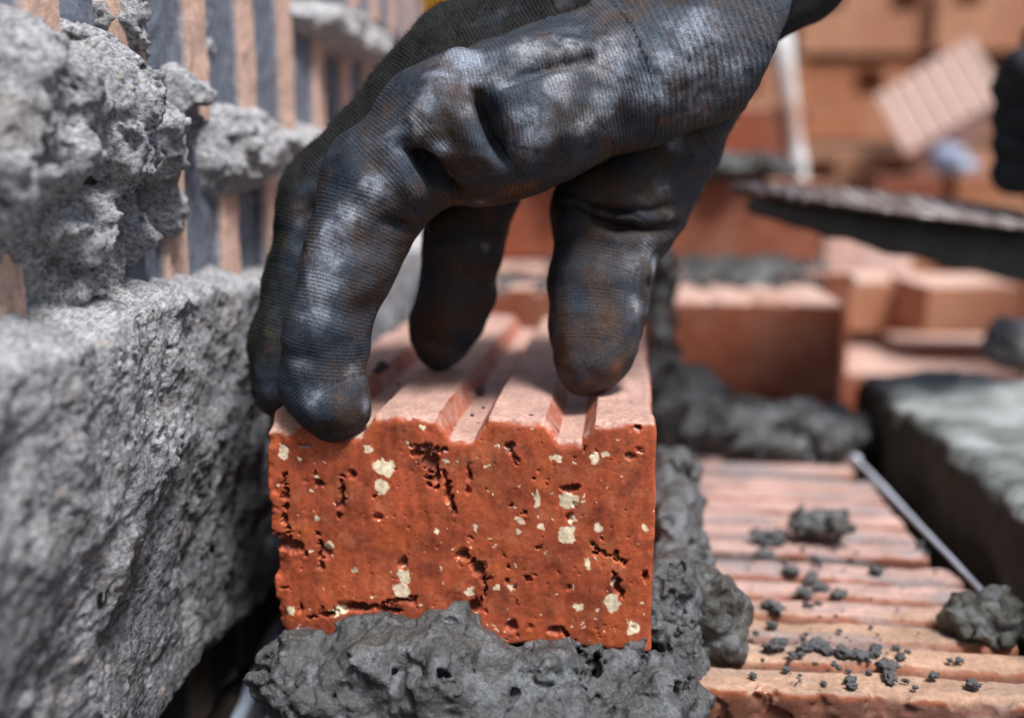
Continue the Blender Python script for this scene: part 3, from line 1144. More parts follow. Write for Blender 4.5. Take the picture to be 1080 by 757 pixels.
def mortar_cols(V, seed=0):
    n = fbm(V, 0.03, 4, 35)
    n2 = fbm(V, 0.006, 3, 36)
    c = np.array([0.325, 0.330, 0.348]) * (1 + 0.22 * n + 0.15 * n2)[:, None]
    warm = sstep(0.1, 0.8, fbm(V, 0.02, 3, 37))[:, None] * 0.35
    c = c * (1 - warm) + np.array([0.25, 0.215, 0.18]) * warm
    dark_low = np.clip(sstep(-0.060, -0.135, V[:, 2] + 0.022 * n)[:, None] * 0.62 + 0.30 * sstep(0.2, 0.7, fbm(V, 0.018, 3, 39))[:, None], 0, 0.8)  # darker towards the bottom, with random dark patches
    c = c * (1 - dark_low) + np.array([0.085, 0.088, 0.098]) * dark_low
    pale = np.clip(sstep(0.3, 0.8, fbm(V, 0.025, 3, 38))[:, None] * 0.5 + 0.75 * sstep(0.36, 0.50, V[:, 1:2]) * sstep(-0.10, -0.04, V[:, 2:3]), 0, 1)  # random pale patches; far upper part painted paler as brighter light
    return np.clip(c * (1 - pale) + np.array([0.46, 0.455, 0.465]) * pale, 0.02, 0.8)


cw = mortar_cols(V)


def sub(v, q, keep):
    qq = q[keep]
    used = np.unique(qq)
    mp_ = np.full(len(v), -1); mp_[used] = np.arange(len(used))
    return v[used], mp_[qq], used


gapz = 0.0405
upm = (~lowm) & (zc > 0.044 + 0.02 * np.clip((yc - 0.35) / 0.1, 0, 1) - 0.03 * np.clip((yc - 0.55) / 0.1, 0, 0)) & (yc > 0.40)
for keep, lab in ((lowm, None), (upm, None), (~lowm & ~upm, None)):
    v_, q_, used = sub(v, q, keep)
    if len(q_): place('mortar_joint', v_, q_, M['wall_mortar'], wall, {'col': cw[used]})

# ================================================================== COURSE BELOW: grooved bricks lying across
def low_base_factory(x0, x1, y0, y1, zt, zb, nrib):
    pit = (y1 - y0) / nrib

    def base(P):
        x, y, z = P[:, 0], P[:, 1], P[:, 2]
        u = np.abs(((y - y0) / pit + 0.5) % 1.0 - 0.5) * pit       # distance to the groove lines
        inside = (y > y0 + pit * 0.4) & (y < y1 - pit * 0.4)
        gz = zt - 0.0040 * np.clip((0.0040 - u) / 0.0022, 0, 1) * inside
        d = smax(np.maximum(x0 - x, x - x1), np.maximum(y0 - y, y - y1), 0.0015)
        d = smax(d, zb - z, 0.0015)
        return smax(d, (z - gz) * 0.8, 0.0022)
    return base


def low_detail(P, f):
    f = f + fbm(P, 0.02, 3, 101) * 0.0008 + fbm(P, 0.004, 3, 102) * 0.0003
    fr = np.clip(1 - (P[:, 1] - 0.3215) / 0.008, 0, 1)
    return f + fr * np.clip(fbm(P, 0.011, 3, 103), 0, 1) * 0.006


XL0, XL1 = -0.115, 0.137
low = []
for bi, (y0, y1, zt) in enumerate([(0.3225, 0.4425, ZC - 0.001), (0.4540, 0.574, ZC - 0.001), (0.592, 0.712, ZC - 0.002), (0.724, 0.842, ZC)]):
    vx = [0.0009, 0.0016, 0.004, 0.005][bi]
    xr = [0.1465, 0.1415, 0.139, 0.137][bi]
    v, q = sdf_mesh(steps(XL0 - 0.004, xr + 0.004, vx * 1.2), steps(y0 - 0.003, y1 + 0.003, vx * 0.7), steps(zt - 0.068, zt + 0.004, vx),
                    low_base_factory(XL0, xr, y0, y1, zt, zt - 0.064, 6), low_detail if bi < 2 else None, 0.009)
    V = v.astype(F32)
    nr = vnormals(v, q)
    n = fbm(V, 0.02, 4, 111)
    tan = np.array([0.40, 0.255, 0.178]); pk = np.array([0.46, 0.300, 0.262])
    mixp = sstep(0.37, 0.41, V[:, 1] + 0.01 * n)[:, None]
    c = (tan * (1 - mixp) + pk * mixp) * (1 + 0.2 * n)[:, None]
    st = V.copy(); st[:, 0] *= 0.2
    c *= (1 + 0.15 * fbm(st, 0.006, 3, 112))[:, None]
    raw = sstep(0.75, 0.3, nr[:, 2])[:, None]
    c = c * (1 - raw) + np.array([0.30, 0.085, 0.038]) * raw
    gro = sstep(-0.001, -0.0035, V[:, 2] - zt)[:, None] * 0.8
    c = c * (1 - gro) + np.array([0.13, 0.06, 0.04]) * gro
    # smears of thin mortar left on the ribs
    sm = st * np.array([1, 1, 1], F32)
    sme = sstep(-0.08, 0.42, fbm(sm, 0.010, 3, 113) + 0.25 * fbm(V, 0.05, 2, 114) - 0.10)[:, None] * (0.25 + 0.75 * sstep(0.335, 0.39, V[:, 1:2])) * 0.85
    c = c * (1 - sme) + np.array([0.255, 0.225, 0.228]) * sme
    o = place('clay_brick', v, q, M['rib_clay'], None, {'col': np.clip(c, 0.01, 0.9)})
    tag(o, ['nearest ribbed brick lying crosswise in the lower course, crumbs on its tan ribs',
            'second ribbed brick lying crosswise in the lower course, a dark lump on top',
            'ribbed lower course brick mostly buried under the dark mortar mound',
            'lower course brick carrying the far red brick'][bi], 'brick', 'grooved bricks of the lower course')

# ================================================================== FRESH MORTAR
def blob_mesh(name, items, vox, mat, label, cat, seed, warp=0.006, wscale=0.02, fine=0.0014, fscale=0.005, k=0.006, clip_low=None, col=(0.075, 0.074, 0.070), clump=0.004, parent=None, group=None, cscale=0.013, cav0=0.45, cavd=None):
    """items: (centre, radii) ellipsoids blended, then roughened"""
    C = np.array([i[0] for i in items]); R = np.array([i[1] for i in items])
    lo = (C - R).min(0) - 0.010; hi = (C + R).max(0) + 0.010
    if clip_low is not None: lo[2] = max(lo[2], clip_low - 0.004)

    def base(P):
        d = None
        for c_, r_ in items:
            c_ = np.asarray(c_); r_ = np.asarray(r_)
            u = (P - c_) / r_
            l = np.sqrt((u ** 2).sum(1))
            e = (l - 1) * r_.min()
            d = e if d is None else smin(d, e, k)
        if clip_low is not None: d = smax(d, clip_low - P[:, 2], 0.002)
        return d

    def det(P, f):
        f = f + warp * fbm(P, wscale, 3, seed)
        f = f - (0.5 - worley(P, cscale, seed + 5)) * clump
        f = f + fine * fbm(P, fscale, 3, seed + 9, 0.6)
        cav = fbm(P, 0.012, 3, seed + 13)
        f = f + sstep(cav0, cav0 + 0.4, cav) * (clump * 1.2 if cavd is None else cavd)
        if clip_low is not None: f = np.maximum(f, clip_low - P[:, 2])
        return f
    v, q = sdf_mesh(steps(lo[0], hi[0], vox), steps(lo[1], hi[1], vox), steps(lo[2], hi[2], vox), base, det, 0.018)
    V = v.astype(F32)
    n = fbm(V, 0.015, 4, seed + 20)
    c = np.array(col) * (1 + 0.35 * n + 0.2 * fbm(V, 0.004, 2, seed + 21))[:, None]
    dry = sstep(0.05, 0.5, fbm(V, 0.011, 4, seed + 22, 0.6))[:, None] * 0.55
    c = c * (1 - dry) + np.array([0.16, 0.172, 0.185]) * dry
    ol = sstep(0.2, 0.7, fbm(V, 0.018, 3, seed + 23))[:, None] * 0.3
    c = c * (1 - ol) + np.array([0.045, 0.046, 0.028]) * ol
    o = place(name, v, q, mat, parent, {'col': np.clip(c, 0.01, 0.6)})
    if label: tag(o, label, cat, group)
    return o


E = lambda px, py, D, rx, ry, rz: (at(px, py, D), np.array([rx, ry, rz]))
bed = [((-0.050, 0.462, ZC + 0.001), np.array([0.062, 0.135, 0.018])),
       E(325, 716, .312, .013, .016, .012), E(345, 742, .308, .022, .020, .022), E(390, 724, .306, .026, .020, .021), E(455, 718, .304, .024, .020, .022), E(474, 672, .312, .008, .009, .009),
       E(520, 750, .304, .026, .020, .019), E(590, 705, .309, .008, .010, .009), E(600, 768, .304, .024, .020, .019), E(660, 772, .306, .018, .018, .017), E(708, 704, .338, .0095, .018, .022),
       E(712, 750, .326, .0125, .020, .026), E(712, 660, .340, .010, .016, .017), 
       E(400, 790, .310, .026, .022, .03), E(520, 800, .308, .04, .022, .03), E(650, 800, .310, .030, .022, .03)]
blob_mesh('mortar_bed', bed, 0.0008, M['wet_mortar'], 'dark wet mortar bed squeezed out under the held red brick', 'mortar', 200, warp=0.0056, wscale=0.024, fine=0.0015, fscale=0.0040, clump=0.0012, cscale=0.0085, k=0.008, cav0=0.48, cavd=0.010, col=(0.064, 0.068, 0.070))
blob_mesh('mortar_lump', [E(735, 640, .352, .014, .014, .015), E(765, 655, .352, .010, .012, .011), E(720, 612, .365, .010, .016, .010)], 0.0008, M['wet_mortar'],
          'rugged dark mortar lump fallen beside the lower right corner of the held brick', 'mortar', 220, warp=0.004, clump=0.005, col=(0.060, 0.058, 0.052))
blob_mesh('mortar_lump', [E(710, 545, .42, .012, .03, .014), E(717, 585, .40, .013, .022, .010), E(712, 508, .46, .011, .026, .014)], 0.0010, M['wet_mortar'],
          'wet shiny mortar ridge running back along the right side of the held brick', 'mortar', 230, warp=0.004, clump=0.004, col=(0.085, 0.086, 0.088))
blob_mesh('mortar_mound', [E(760, 455, .64, .05, .03, .022), E(840, 455, .64, .045, .03, .020), E(880, 462, .63, .02, .025, .016), E(710, 430, .66, .04, .04, .03)], 0.0022, M['wet_mortar'],
          'dark mortar mound bedding the far red brick', 'mortar', 240, warp=0.006, clump=0.006, col=(0.050, 0.051, 0.050))
blob_mesh('mortar_lump', [E(696, 350, .68, .010, .03, .055), E(690, 420, .62, .022, .03, .03)], 0.003, M['wet_mortar'],
          'dark mass added as shade in the gap beside the far red brick, behind the thumb', 'mortar', 245, col=(0.022, 0.022, 0.021))  # blackish mass put where the gap holds only shadow
blob_mesh('mortar_mound', [E(770, 294, .90, .09, .06, .020), E(640, 300, .90, .09, .06, .02), E(555, 318, .82, .05, .06, .02), E(470, 310, .82, .06, .07, .02)], 0.004, M['wet_mortar'],
          'grey and dark mortar under the raised brick, seen between thumb and fingers', 'mortar', 250, warp=0.006, clump=0.006, col=(0.040, 0.041, 0.038))
blob_mesh('mortar_mound', [((x_, 0.98, 0.008), np.array([0.06, 0.05, 0.013])) for x_ in (-0.05, 0.03, 0.10)], 0.004, M['wet_mortar'],
          'thin dark mortar strip spread on top of the raised brick', 'mortar', 255, warp=0.004, clump=0.003, col=(0.028, 0.028, 0.022))

# lumps and crumbs on the grooved bricks
blob_mesh('mortar_lump', [E(856, 550, .470, .009, .008, .0045), E(876, 552, .468, .009, .008, .004)], 0.0012, M['wet_mortar'],
          'flat dark mortar lump alone in the middle of the ribbed bricks', 'mortar', 260, warp=0.003, clump=0.003, cscale=0.008, col=(0.05, 0.047, 0.043))
blob_mesh('mortar_lump', [E(1035, 660, .372, .012, .010, .008), E(1052, 652, .374, .010, .010, .010), E(1022, 655, .376, .007, .008, .006)], 0.0010, M['wet_mortar'],
          'dark crumbly mortar lump at the near end of the pale line', 'mortar', 270, warp=0.003, clump=0.004, cscale=0.008, col=(0.040, 0.039, 0.030))


def crumb_meshes():
    out = []
    for s in range(4):
        bm = bmesh.new()
        bmesh.ops.create_icosphere(bm, subdivisions=3, radius=1.0)
        P = np.array([x.co[:] for x in bm.verts], F32)
        d = 1 + 0.75 * fbm(P, 0.8, 5, 300 + s, 0.68)
        for x, k_ in zip(bm.verts, d):
            x.co = x.co * float(k_)
            x.co.z = (x.co.z * 0.85) + 0.5
        v, f = bm_data(bm)
        me = raw_mesh('mortar_crumb', v, f)
        me.materials.append(M['crumb'])
        out.append(me)
    return out


CR = crumb_meshes()


def crumb(px, py, rpx, zsurf, label, group):
    p = on_z(px, py, zsurf)
    o = bpy.data.objects.new('mortar_crumb', random.choice(CR))
    COL.objects.link(o)
    r = rpx * mpp(p)
    o.location = (p[0], p[1], p[2] + HC - 0.2 * r)
    o.scale = (r * random.uniform(0.9, 1.3), r * random.uniform(0.8, 1.1), r * random.uniform(0.6, 0.9))
    o.rotation_euler = (0, 0, random.uniform(0, 6.28))
    tag(o, label, 'mortar crumb', group)


cl_, cg_ = 'small dark mortar crumb scattered on the pinkish ribbed bricks', 'mortar crumbs on the ribbed bricks'
for px, py, r in [(818, 681, 9), (850, 683, 8), (862, 680, 9), (872, 686, 7), (892, 690, 9), (908, 692, 9), (922, 688, 8), (936, 702, 9), (938, 715, 7), (897, 717, 6), (899, 724, 5), (985, 713, 5), (1026, 722, 6),
                  (950, 692, 5), (1012, 696, 4), (1002, 696, 3), (794, 713, 4), (829, 706, 4), (815, 640, 9), (812, 570, 14), (806, 585, 9), (855, 610, 8), (865, 620, 7), (848, 625, 7), (885, 628, 7), (835, 602, 7),
                  (861, 590, 6), (815, 660, 5), (797, 668, 3), (925, 602, 6), (945, 683, 4), (1062, 672, 5), (885, 705, 3), (860, 700, 3), (880, 701, 3), (965, 725, 3), (845, 690, 4), (835, 690, 4), (955, 718, 3)]:
    crumb(px, py, r, ZC + 0.0005, cl_, cg_)
for kx in range(110):
    px = random.gauss(870, 70); py = random.uniform(560, 725)
    if px < 775 or px > 1040: continue
    crumb(px, py, 0.8 + 2.6 * random.random() ** 2.2, ZC + 0.0003, cl_, cg_)
crumb(507, 413, 5.5, ZTOP - 0.006, 'single black mortar crumb in the middle groove of the held brick', None)
crumb(404, 386, 6, ZTOP, 'blackish mortar crumb beside the front fingertip on the held brick', None)
crumb(398, 391, 5, ZTOP, 'flat mortar crumb nearest the front finger, against the larger crumb on the held brick', None)
for px, py in [(612, 398), (498, 438), (510, 430), (470, 412), (541, 375), (548, 372), (420, 405), (640, 425), (560, 430), (655, 412)]:
    crumb(px, py, random.uniform(1.0, 1.9), ZTOP - 0.001, 'tiny dark grit grain on the dusty top of the held brick', 'grit on the held brick')

# pale line along the ends of the grooved bricks
t = NT('pale_line_plastic')
M['line'] = t.done((0.55, 0.60, 0.70), 0.4)
p0, p1 = on_z(1052, 640, ZC + 0.001), on_z(903, 484, ZC + 0.001)
o = tube_sdf([(p0 - np.array([-.004, .06, 0.0]), .0013), (p0, .0013), (p1, .0016), (p1 + np.array([0, .20, 0]), .0019)], 0.0009, 'mason_line', M['line'], None, 120, 0.0002)
tag(o, 'pale bluish line stretched along the ends of the ribbed bricks', 'line')

# pale sheet in the cavity between wall and held brick
t = NT('pale_blue_sheet')
M['sheet'] = t.done((0.62, 0.72, 0.86), 0.5)
bm = bmesh.new()
pa, pb_ = at(250, 758, .395), at(289, 660, .475)
rows_s = []
for i in range(14):
    c_ = pa + (pb_ - pa) * (i / 13 * 1.6 - 0.3)
    rows_s.append([bm.verts.new((c_[0] + dx_ + 0.0006 * math.sin(2 * i), c_[1], c_[2] + dz_)) for dx_, dz_ in ((-0.0030, -0.09), (-0.0030, -0.001), (-0.0022, 0), (0.0022, 0), (0.0030, -0.001), (0.0030, -0.09))])
for i in range(13):
    for j in range(6):
        bm.faces.new((rows_s[i][j], rows_s[i + 1][j], rows_s[i + 1][(j + 1) % 6], rows_s[i][(j + 1) % 6]))
bm.faces.new(rows_s[0]); bm.faces.new(rows_s[-1])
bmesh.ops.recalc_face_normals(bm, faces=bm.faces[:])
v, f = bm_data(bm)
o = place('insulation_sheet', v, f, M['sheet'], smooth=False)
tag(o, 'pale blue sheet edge low in the gap between the mortared wall and the held brick', 'sheet')

# ================================================================== OTHER BRICKS
def prism_brick(sx, sy, sz, nrib=4, gw=0.006, gd=0.007, along='y', bev=0.0015, holes=()):
    """clay brick, base centre at the origin; ribs on top along y or x; holes = (x, z, w, h) pockets in the -Y face"""
    bm = bmesh.new()
    s, L = (sx, sy) if along == 'y' else (sy, sx)
    prof = [(-s / 2, 0), (s / 2, 0), (s / 2, sz)]
    if nrib:
        pitch = s / nrib
        for k in range(nrib - 1, 0, -1):
            c = -s / 2 + pitch * k
            prof += [(c + gw, sz), (c + gw * 0.5, sz - gd), (c - gw * 0.5, sz - gd), (c - gw, sz)]
    prof += [(-s / 2, sz)]
    mk = (lambda a, y, z: (a, y, z)) if along == 'y' else (lambda a, y, z: (y, -a, z))
    f0 = [bm.verts.new(mk(a, -L / 2, z)) for a, z in prof]
    f1 = [bm.verts.new(mk(a, L / 2, z)) for a, z in prof]
    n = len(prof)
    for i in range(n):
        bm.faces.new((f0[i], f0[(i + 1) % n], f1[(i + 1) % n], f1[i])[::-1])
    bm.faces.new(f0)
    bm.faces.new(f1[::-1])
    if not holes and bev:
        bmesh.ops.bevel(bm, geom=bm.edges[:], offset=bev, segments=1, affect='EDGES', clamp_overlap=True)
    bmesh.ops.recalc_face_normals(bm, faces=bm.faces[:])
    return bm_data(bm)


def hollow_block(sx, sy, sz, holes, depth=0.05):
    xs = sorted({-sx / 2, sx / 2} | {h[0] - h[2] / 2 for h in holes} | {h[0] + h[2] / 2 for h in holes})
    zs = sorted({0, sz} | {h[1] - h[3] / 2 for h in holes} | {h[1] + h[3] / 2 for h in holes})
    bm = bmesh.new()
    G = {}
    def V_(x, y, z):
        key = (round(x, 5), round(y, 5), round(z, 5))
        if key not in G: G[key] = bm.verts.new((x, y, z))
        return G[key]
    ishole = lambda x, z: any(abs(x - h[0]) < h[2] / 2 and abs(z - h[1]) < h[3] / 2 for h in holes)
    for a, b in zip(xs[:-1], xs[1:]):
        for c_, d in zip(zs[:-1], zs[1:]):
            yb = -sy / 2
            if ishole((a + b) / 2, (c_ + d) / 2):
                y2 = yb + depth
                bm.faces.new((V_(a, y2, c_), V_(b, y2, c_), V_(b, y2, d), V_(a, y2, d)))
                mx, mz = (a + b) / 2, (c_ + d) / 2
                e = 1e-4
                if not ishole(mx, c_ - e): bm.faces.new((V_(a, yb, c_), V_(b, yb, c_), V_(b, y2, c_), V_(a, y2, c_)))
                if not ishole(mx, d + e): bm.faces.new((V_(a, yb, d), V_(a, y2, d), V_(b, y2, d), V_(b, yb, d)))
                if not ishole(a - e, mz): bm.faces.new((V_(a, yb, c_), V_(a, y2, c_), V_(a, y2, d), V_(a, yb, d)))
                if not ishole(b + e, mz): bm.faces.new((V_(b, yb, c_), V_(b, yb, d), V_(b, y2, d), V_(b, y2, c_)))
            else:
                bm.faces.new((V_(a, yb, c_), V_(b, yb, c_), V_(b, yb, d), V_(a, yb, d)))
            bm.faces.new((V_(a, sy / 2, c_), V_(a, sy / 2, d), V_(b, sy / 2, d), V_(b, sy / 2, c_)))
        bm.faces.new((V_(a, -sy / 2, sz), V_(b, -sy / 2, sz), V_(b, sy / 2, sz), V_(a, sy / 2, sz)))
        bm.faces.new((V_(a, -sy / 2, 0), V_(a, sy / 2, 0), V_(b, sy / 2, 0), V_(b, -sy / 2, 0)))
    for c_, d in zip(zs[:-1], zs[1:]):
        for x in (-sx / 2, sx / 2):
            bm.faces.new((V_(x, -sy / 2, c_), V_(x, sy / 2, c_), V_(x, sy / 2, d), V_(x, -sy / 2, d)))
    bmesh.ops.recalc_face_normals(bm, faces=bm.faces[:])
    return bm_data(bm)


MESHES = {}


def brick(key, data, mat, loc, rot, label, group=None, name='clay_brick'):
    if key not in MESHES:
        me = raw_mesh(name, data[0], data[1], smooth=False)
        me.materials.append(mat)
        MESHES[key] = me
    o = bpy.data.objects.new(name, MESHES[key])
    COL.objects.link(o)
    o.location = Vector(loc) + Vector((0, 0, HC))
    o.rotation_euler = rot
    return tag(o, label, 'brick', group)


hb = prism_brick(0.120, 0.25, 0.074, 4, 0.006, 0.0035, bev=0.003)
fl, fr_ = at(711, 330, .73), at(888, 330, .73)
brick('header', hb, M['clay_red'], ((fl[0] + fr_[0]) / 2, .73 + .125, -0.161), (0, 0, 0), 'blurred red brick standing end-on behind the dark mortar mound, ridged pale top')
sb = prism_brick(0.30, 0.12, 0.072, 4, 0.004, 0.005, along='x')
a, b = at(520, 230, .95), at(858, 230, .95)
brick('stretcher', sb, M['clay_red'], ((a[0] + b[0]) / 2, 1.01, -0.075), (0, 0, 0), 'large blurred red brick laid one course up, between the thumb and the trowel tip')
brick('header2', prism_brick(0.12, 0.25, 0.074, 4, 0.006, 0.007), M['clay_red'], (-0.06, .75 + .125, -0.155), (0, 0, 0), 'red brick behind the gloved fingers, beside the far brick')
# bricks stepping on behind, towards the stacks
sb2 = prism_brick(0.25, 0.12, 0.066, 4, 0.004, 0.005, along='x')
for (px0, px1, py, D, mt, lab) in [(755, 850, 163, 1.25, 'clay_red', 'dark orange brick behind the glove cuff, above the raised brick'),
                                   (858, 965, 350, 1.15, 'clay_tan', 'tan pinkish brick lying behind the right end of the far brick'),
                                   (972, 1075, 352, 1.05, 'clay_tan', 'pale tan brick lying on the slab under the trowel heel'),
                                   (1075, 1190, 352, 1.05, 'clay_orange', 'orange brick at the right edge beside the pale tan one')]:
    a, b = at(px0, py, D), at(px1, py, D)
    wd = b[0] - a[0]
    if a[2] > 0:
        brick('under%d' % px0, prism_brick(wd, 0.13, a[2] + 0.078, 0), M['clay_red'], ((a[0] + b[0]) / 2, D + 0.065, -0.078), (0, 0, 0), 'dim red brick under the dark orange brick')
    brick('loose%d' % px0, prism_brick(wd, 0.13, wd * 0.52, 3, 0.004, 0.005, along='x'), M[mt], ((a[0] + b[0]) / 2, D + 0.065, a[2]), (0, 0, 0.03), lab)
for i, (px0, px1, py, D, mt, lab) in enumerate([(868, 960, 300, 1.35, 'clay_pink', 'pinkish brick stacked behind the tan pinkish brick'),
                                   (965, 1010, 330, 1.25, 'clay_red', 'narrow purplish red brick end between two tan bricks')]):
    a, b = at(px0, py, D), at(px1, py, D)
    wd = b[0] - a[0]
    brick('mid%d' % px0, prism_brick(wd, 0.16, wd * 0.7, 0), M[mt], ((a[0] + b[0]) / 2, D + 0.08, a[2]), (0, 0, 0.1 * i), lab)

# slab on the right with cement-dusted top
t = NT('dusty_slab')
co = t.coord()
cd = t.mix(t.ramp(t.noise(28, 5, 0.65, co), [(0.42, (0, 0, 0)), (0.62, (1, 1, 1))]), (0.28, 0.30, 0.30), (0.09, 0.105, 0.10))
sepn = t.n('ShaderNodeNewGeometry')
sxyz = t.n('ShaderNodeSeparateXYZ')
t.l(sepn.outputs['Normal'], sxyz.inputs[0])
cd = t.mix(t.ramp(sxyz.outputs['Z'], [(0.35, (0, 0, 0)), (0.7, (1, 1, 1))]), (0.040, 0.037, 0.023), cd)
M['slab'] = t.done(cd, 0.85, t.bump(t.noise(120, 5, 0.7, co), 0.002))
e0, e1 = at(905, 388, .70), at(1068, 528, .435)
zs_ = (e0[2] + e1[2]) / 2
print('slab edge', e0, e1)
sx0 = on_z(905, 390, -0.128)
sx1 = on_z(1066, 528, -0.128)
print(sx0, sx1)
dirs = (sx0 - sx1); angs = math.atan2(dirs[0], dirs[1])
Ls = np.linalg.norm(dirs) + 0.25


def slab_base(P):
    x = P[:, 0]; y = P[:, 1]; z = P[:, 2]
    d = np.maximum(np.maximum(-x, x - 0.30), np.maximum(-0.28 - y, y - (Ls - 0.25)))
    d = smax(d, z, 0.012)
    return smax(d, -0.085 - z, 0.004)


v, q = sdf_mesh(steps(-0.012, 0.312, 0.004), steps(-0.29, Ls - 0.24, 0.004), steps(-0.095, 0.012, 0.003), slab_base, lambda P, f: f + 0.004 * fbm(P, 0.05, 3, 141) + 0.0015 * fbm(P, 0.012, 2, 142), 0.012)
ca, sa = math.cos(angs), math.sin(angs)
v = np.stack([sx1[0] + v[:, 0] * ca + v[:, 1] * sa, sx1[1] - v[:, 0] * sa + v[:, 1] * ca, sx1[2] + v[:, 2]], 1)
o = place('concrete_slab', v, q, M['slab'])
tag(o, 'thick dark slab with pale cement-dusted top beyond the ribbed bricks', 'slab')
blob_mesh('mortar_lump', [E(1072, 366, .74, .022, .02, .020)], 0.003, M['wet_mortar'], 'grey mortar lump on the slab at the right edge', 'mortar', 275, col=(0.12, 0.12, 0.12))

# stacks of hollow blocks far behind
rows_ = [(55, -30, 'top'), (148, 55, 'middle'), (232, 148, 'lower'), (325, 240, 'fourth'), (420, 330, 'fifth')]
DS = 2.3
zlev = [at(900, yy, DS)[2] for yy in (420, 328, 236, 148, 55, -38, -130)]
blk = 0
for ri in range(6):
    z0, z1 = zlev[ri], zlev[ri + 1]
    hgt = z1 - z0 - 0.014
    bw = 0.196 * DS / 1.7
    for kx in range(-2, 7):
        x0 = at(845, 100, DS)[0] + kx * (bw + 0.007) + random.uniform(-.006, .006) + (0.012 if ri % 2 else -0.012) * 1.0
        hk = DS / 1.7
        hl = [(0.002, hgt * 0.74, 0.044, 0.040)] if ri % 2 else [(-0.055, hgt * 0.70, 0.044, 0.036), (0.060, hgt * 0.66, 0.046, 0.036)]
        if ri == 5 and kx == 0: continue
        mt = ('clay_tan', 'clay_orange')[(kx * 3 + ri) % 3 == 0]
        ord_ = ['first', 'second', 'third', 'fourth', 'fifth', 'sixth', 'seventh', 'eighth', 'ninth'][kx + 2]
        rw = ['bottom', 'second', 'third', 'fourth', 'fifth', 'topmost'][ri]
        hl = [(a_ * hk, b_, c_ * hk, d_ * hk) for a_, b_, c_, d_ in hl]
        brick('blk%d%s' % (ri, mt), hollow_block(bw, 0.24, hgt, hl), M[mt], (x0 + bw / 2, DS + 0.12 + random.uniform(-0.01, 0.05), z0), (0, 0, random.uniform(-0.02, 0.02)),
              'orange hollow block in the blurred far stack, %s row, %s from the wall side' % (rw, ord_), 'hollow blocks of the far stack', 'hollow_block')
# base for the stack
t = NT('grey_timber')
co = t.coord()
M['timber'] = t.done(t.mix(t.noise(40, 5, 0.6, co), (0.16, 0.12, 0.08), (0.30, 0.24, 0.17)), 0.8, t.bump(t.noise(90, 4, 0.6, co), 0.002))


def boxes(lst):
    bm = bmesh.new()
    for (x0, x1, y0, y1, z0, z1) in lst:
        m = Matrix.Translation(((x0 + x1) / 2, (y0 + y1) / 2, (z0 + z1) / 2)) @ Matrix.Diagonal((x1 - x0, y1 - y0, z1 - z0, 1))
        bmesh.ops.create_cube(bm, size=1.0, matrix=m)
    return bm_data(bm)


for jx, (px0, px1, pyt, pyb) in enumerate([(925, 1000, 186, 262), (1004, 1090, 184, 262), (905, 985, 264, 345), (990, 1080, 264, 345), (940, 1060, 347, 440)]):
    a, b = at(px0, pyb, DS - 0.24), at(px1, pyt, DS - 0.24)
    wd = b[0] - a[0]
    brick('heap%d' % jx, prism_brick(wd, 0.2, b[2] - a[2], 3, 0.006, 0.005), M[('clay_red', 'clay_orange', 'clay_orange', 'clay_red', 'clay_tan')[jx]], ((a[0] + b[0]) / 2, DS - 0.14, a[2]), (0, 0, 0.06 * (jx % 3 - 1)),
          'red brown block heaped before the far stack, ' + ('under the blue scrap', 'below the tilted brick', 'lower and nearer the rod', 'lower and nearer the edge', 'at the bottom of the heap')[jx], 'blocks heaped before the far stack')
# tilted pale ribbed brick, blue scrap, white rod, yellow tub
pr = prism_brick(0.115, 0.05, 0.125, 0)
tb = prism_brick(0.20, 0.165, 0.08, 7, 0.006, 0.005)
p = at(1003, 122, DS - 0.10)
brick('tilt', tb, M['clay_pink'], (p[0], p[1], p[2]), (math.radians(58), math.radians(-32), math.radians(-20)), 'pale pink ribbed brick leaning tilted against the far stack')
t = NT('blue_plastic'); M['blue'] = t.done((0.28, 0.33, 0.45), 0.5)
blob_mesh('plastic_scrap', [E(1000, 168, DS - 0.2, .034, .03, .030), E(1014, 176, DS - 0.2, .028, .03, .020)], 0.004, M['blue'], 'crumpled pale blue plastic scrap below the tilted pink brick', 'scrap', 280)
t = NT('whitewashed_rod'); co = t.coord()
M['rod'] = t.done(t.mix(t.ramp(t.noise(9, 2, 0.5, co), [(0.45, (0, 0, 0)), (0.58, (1, 1, 1))]), (0.42, 0.27, 0.20), (0.72, 0.74, 0.74)), 0.6)
o = tube_sdf([A_(866, 392, 1.25, 7), A_(858, 330, 1.25, 7), A_(842, 170, 1.25, 8), A_(824, 50, 1.25, 12), A_(806, -90, 1.25, 12)], 0.004, 'metal_rod', M['rod'], None, 285, 0.0008)
tag(o, 'slim whitish rod leaning upright between the glove cuff and the far stack', 'rod')

t = NT('yellow_plastic'); M['yellow'] = t.done((0.75, 0.40, 0.02), 0.45)
p = at(459, 15, 1.6)
bm = bmesh.new()
bmesh.ops.create_cone(bm, cap_ends=True, segments=32, radius1=0.10, radius2=0.13, depth=0.24)
bmesh.ops.bevel(bm, geom=bm.edges[:], offset=0.006, segments=2, affect='EDGES')
v, f = bm_data(bm)
yb = empty('bucket', (p[0] + 0.06, p[1] + 0.1, p[2] - 0.03))
tag(yb, 'yellow bucket glimpsed past the end of the mortared wall, above the knuckles', 'bucket')
place('bucket_body', v + np.array([p[0] + 0.06, p[1] + 0.1, p[2] + 0.09]), f, M['yellow'], yb)
bm = bmesh.new()
bmesh.ops.create_cone(bm, cap_ends=False, segments=32, radius1=0.136, radius2=0.138, depth=0.02)
bmesh.ops.solidify(bm, geom=bm.faces[:], thickness=0.006)
v, f = bm_data(bm)
place('bucket_rim', v + np.array([p[0] + 0.06, p[1] + 0.1, p[2] + 0.205]), f, M['yellow'], yb)
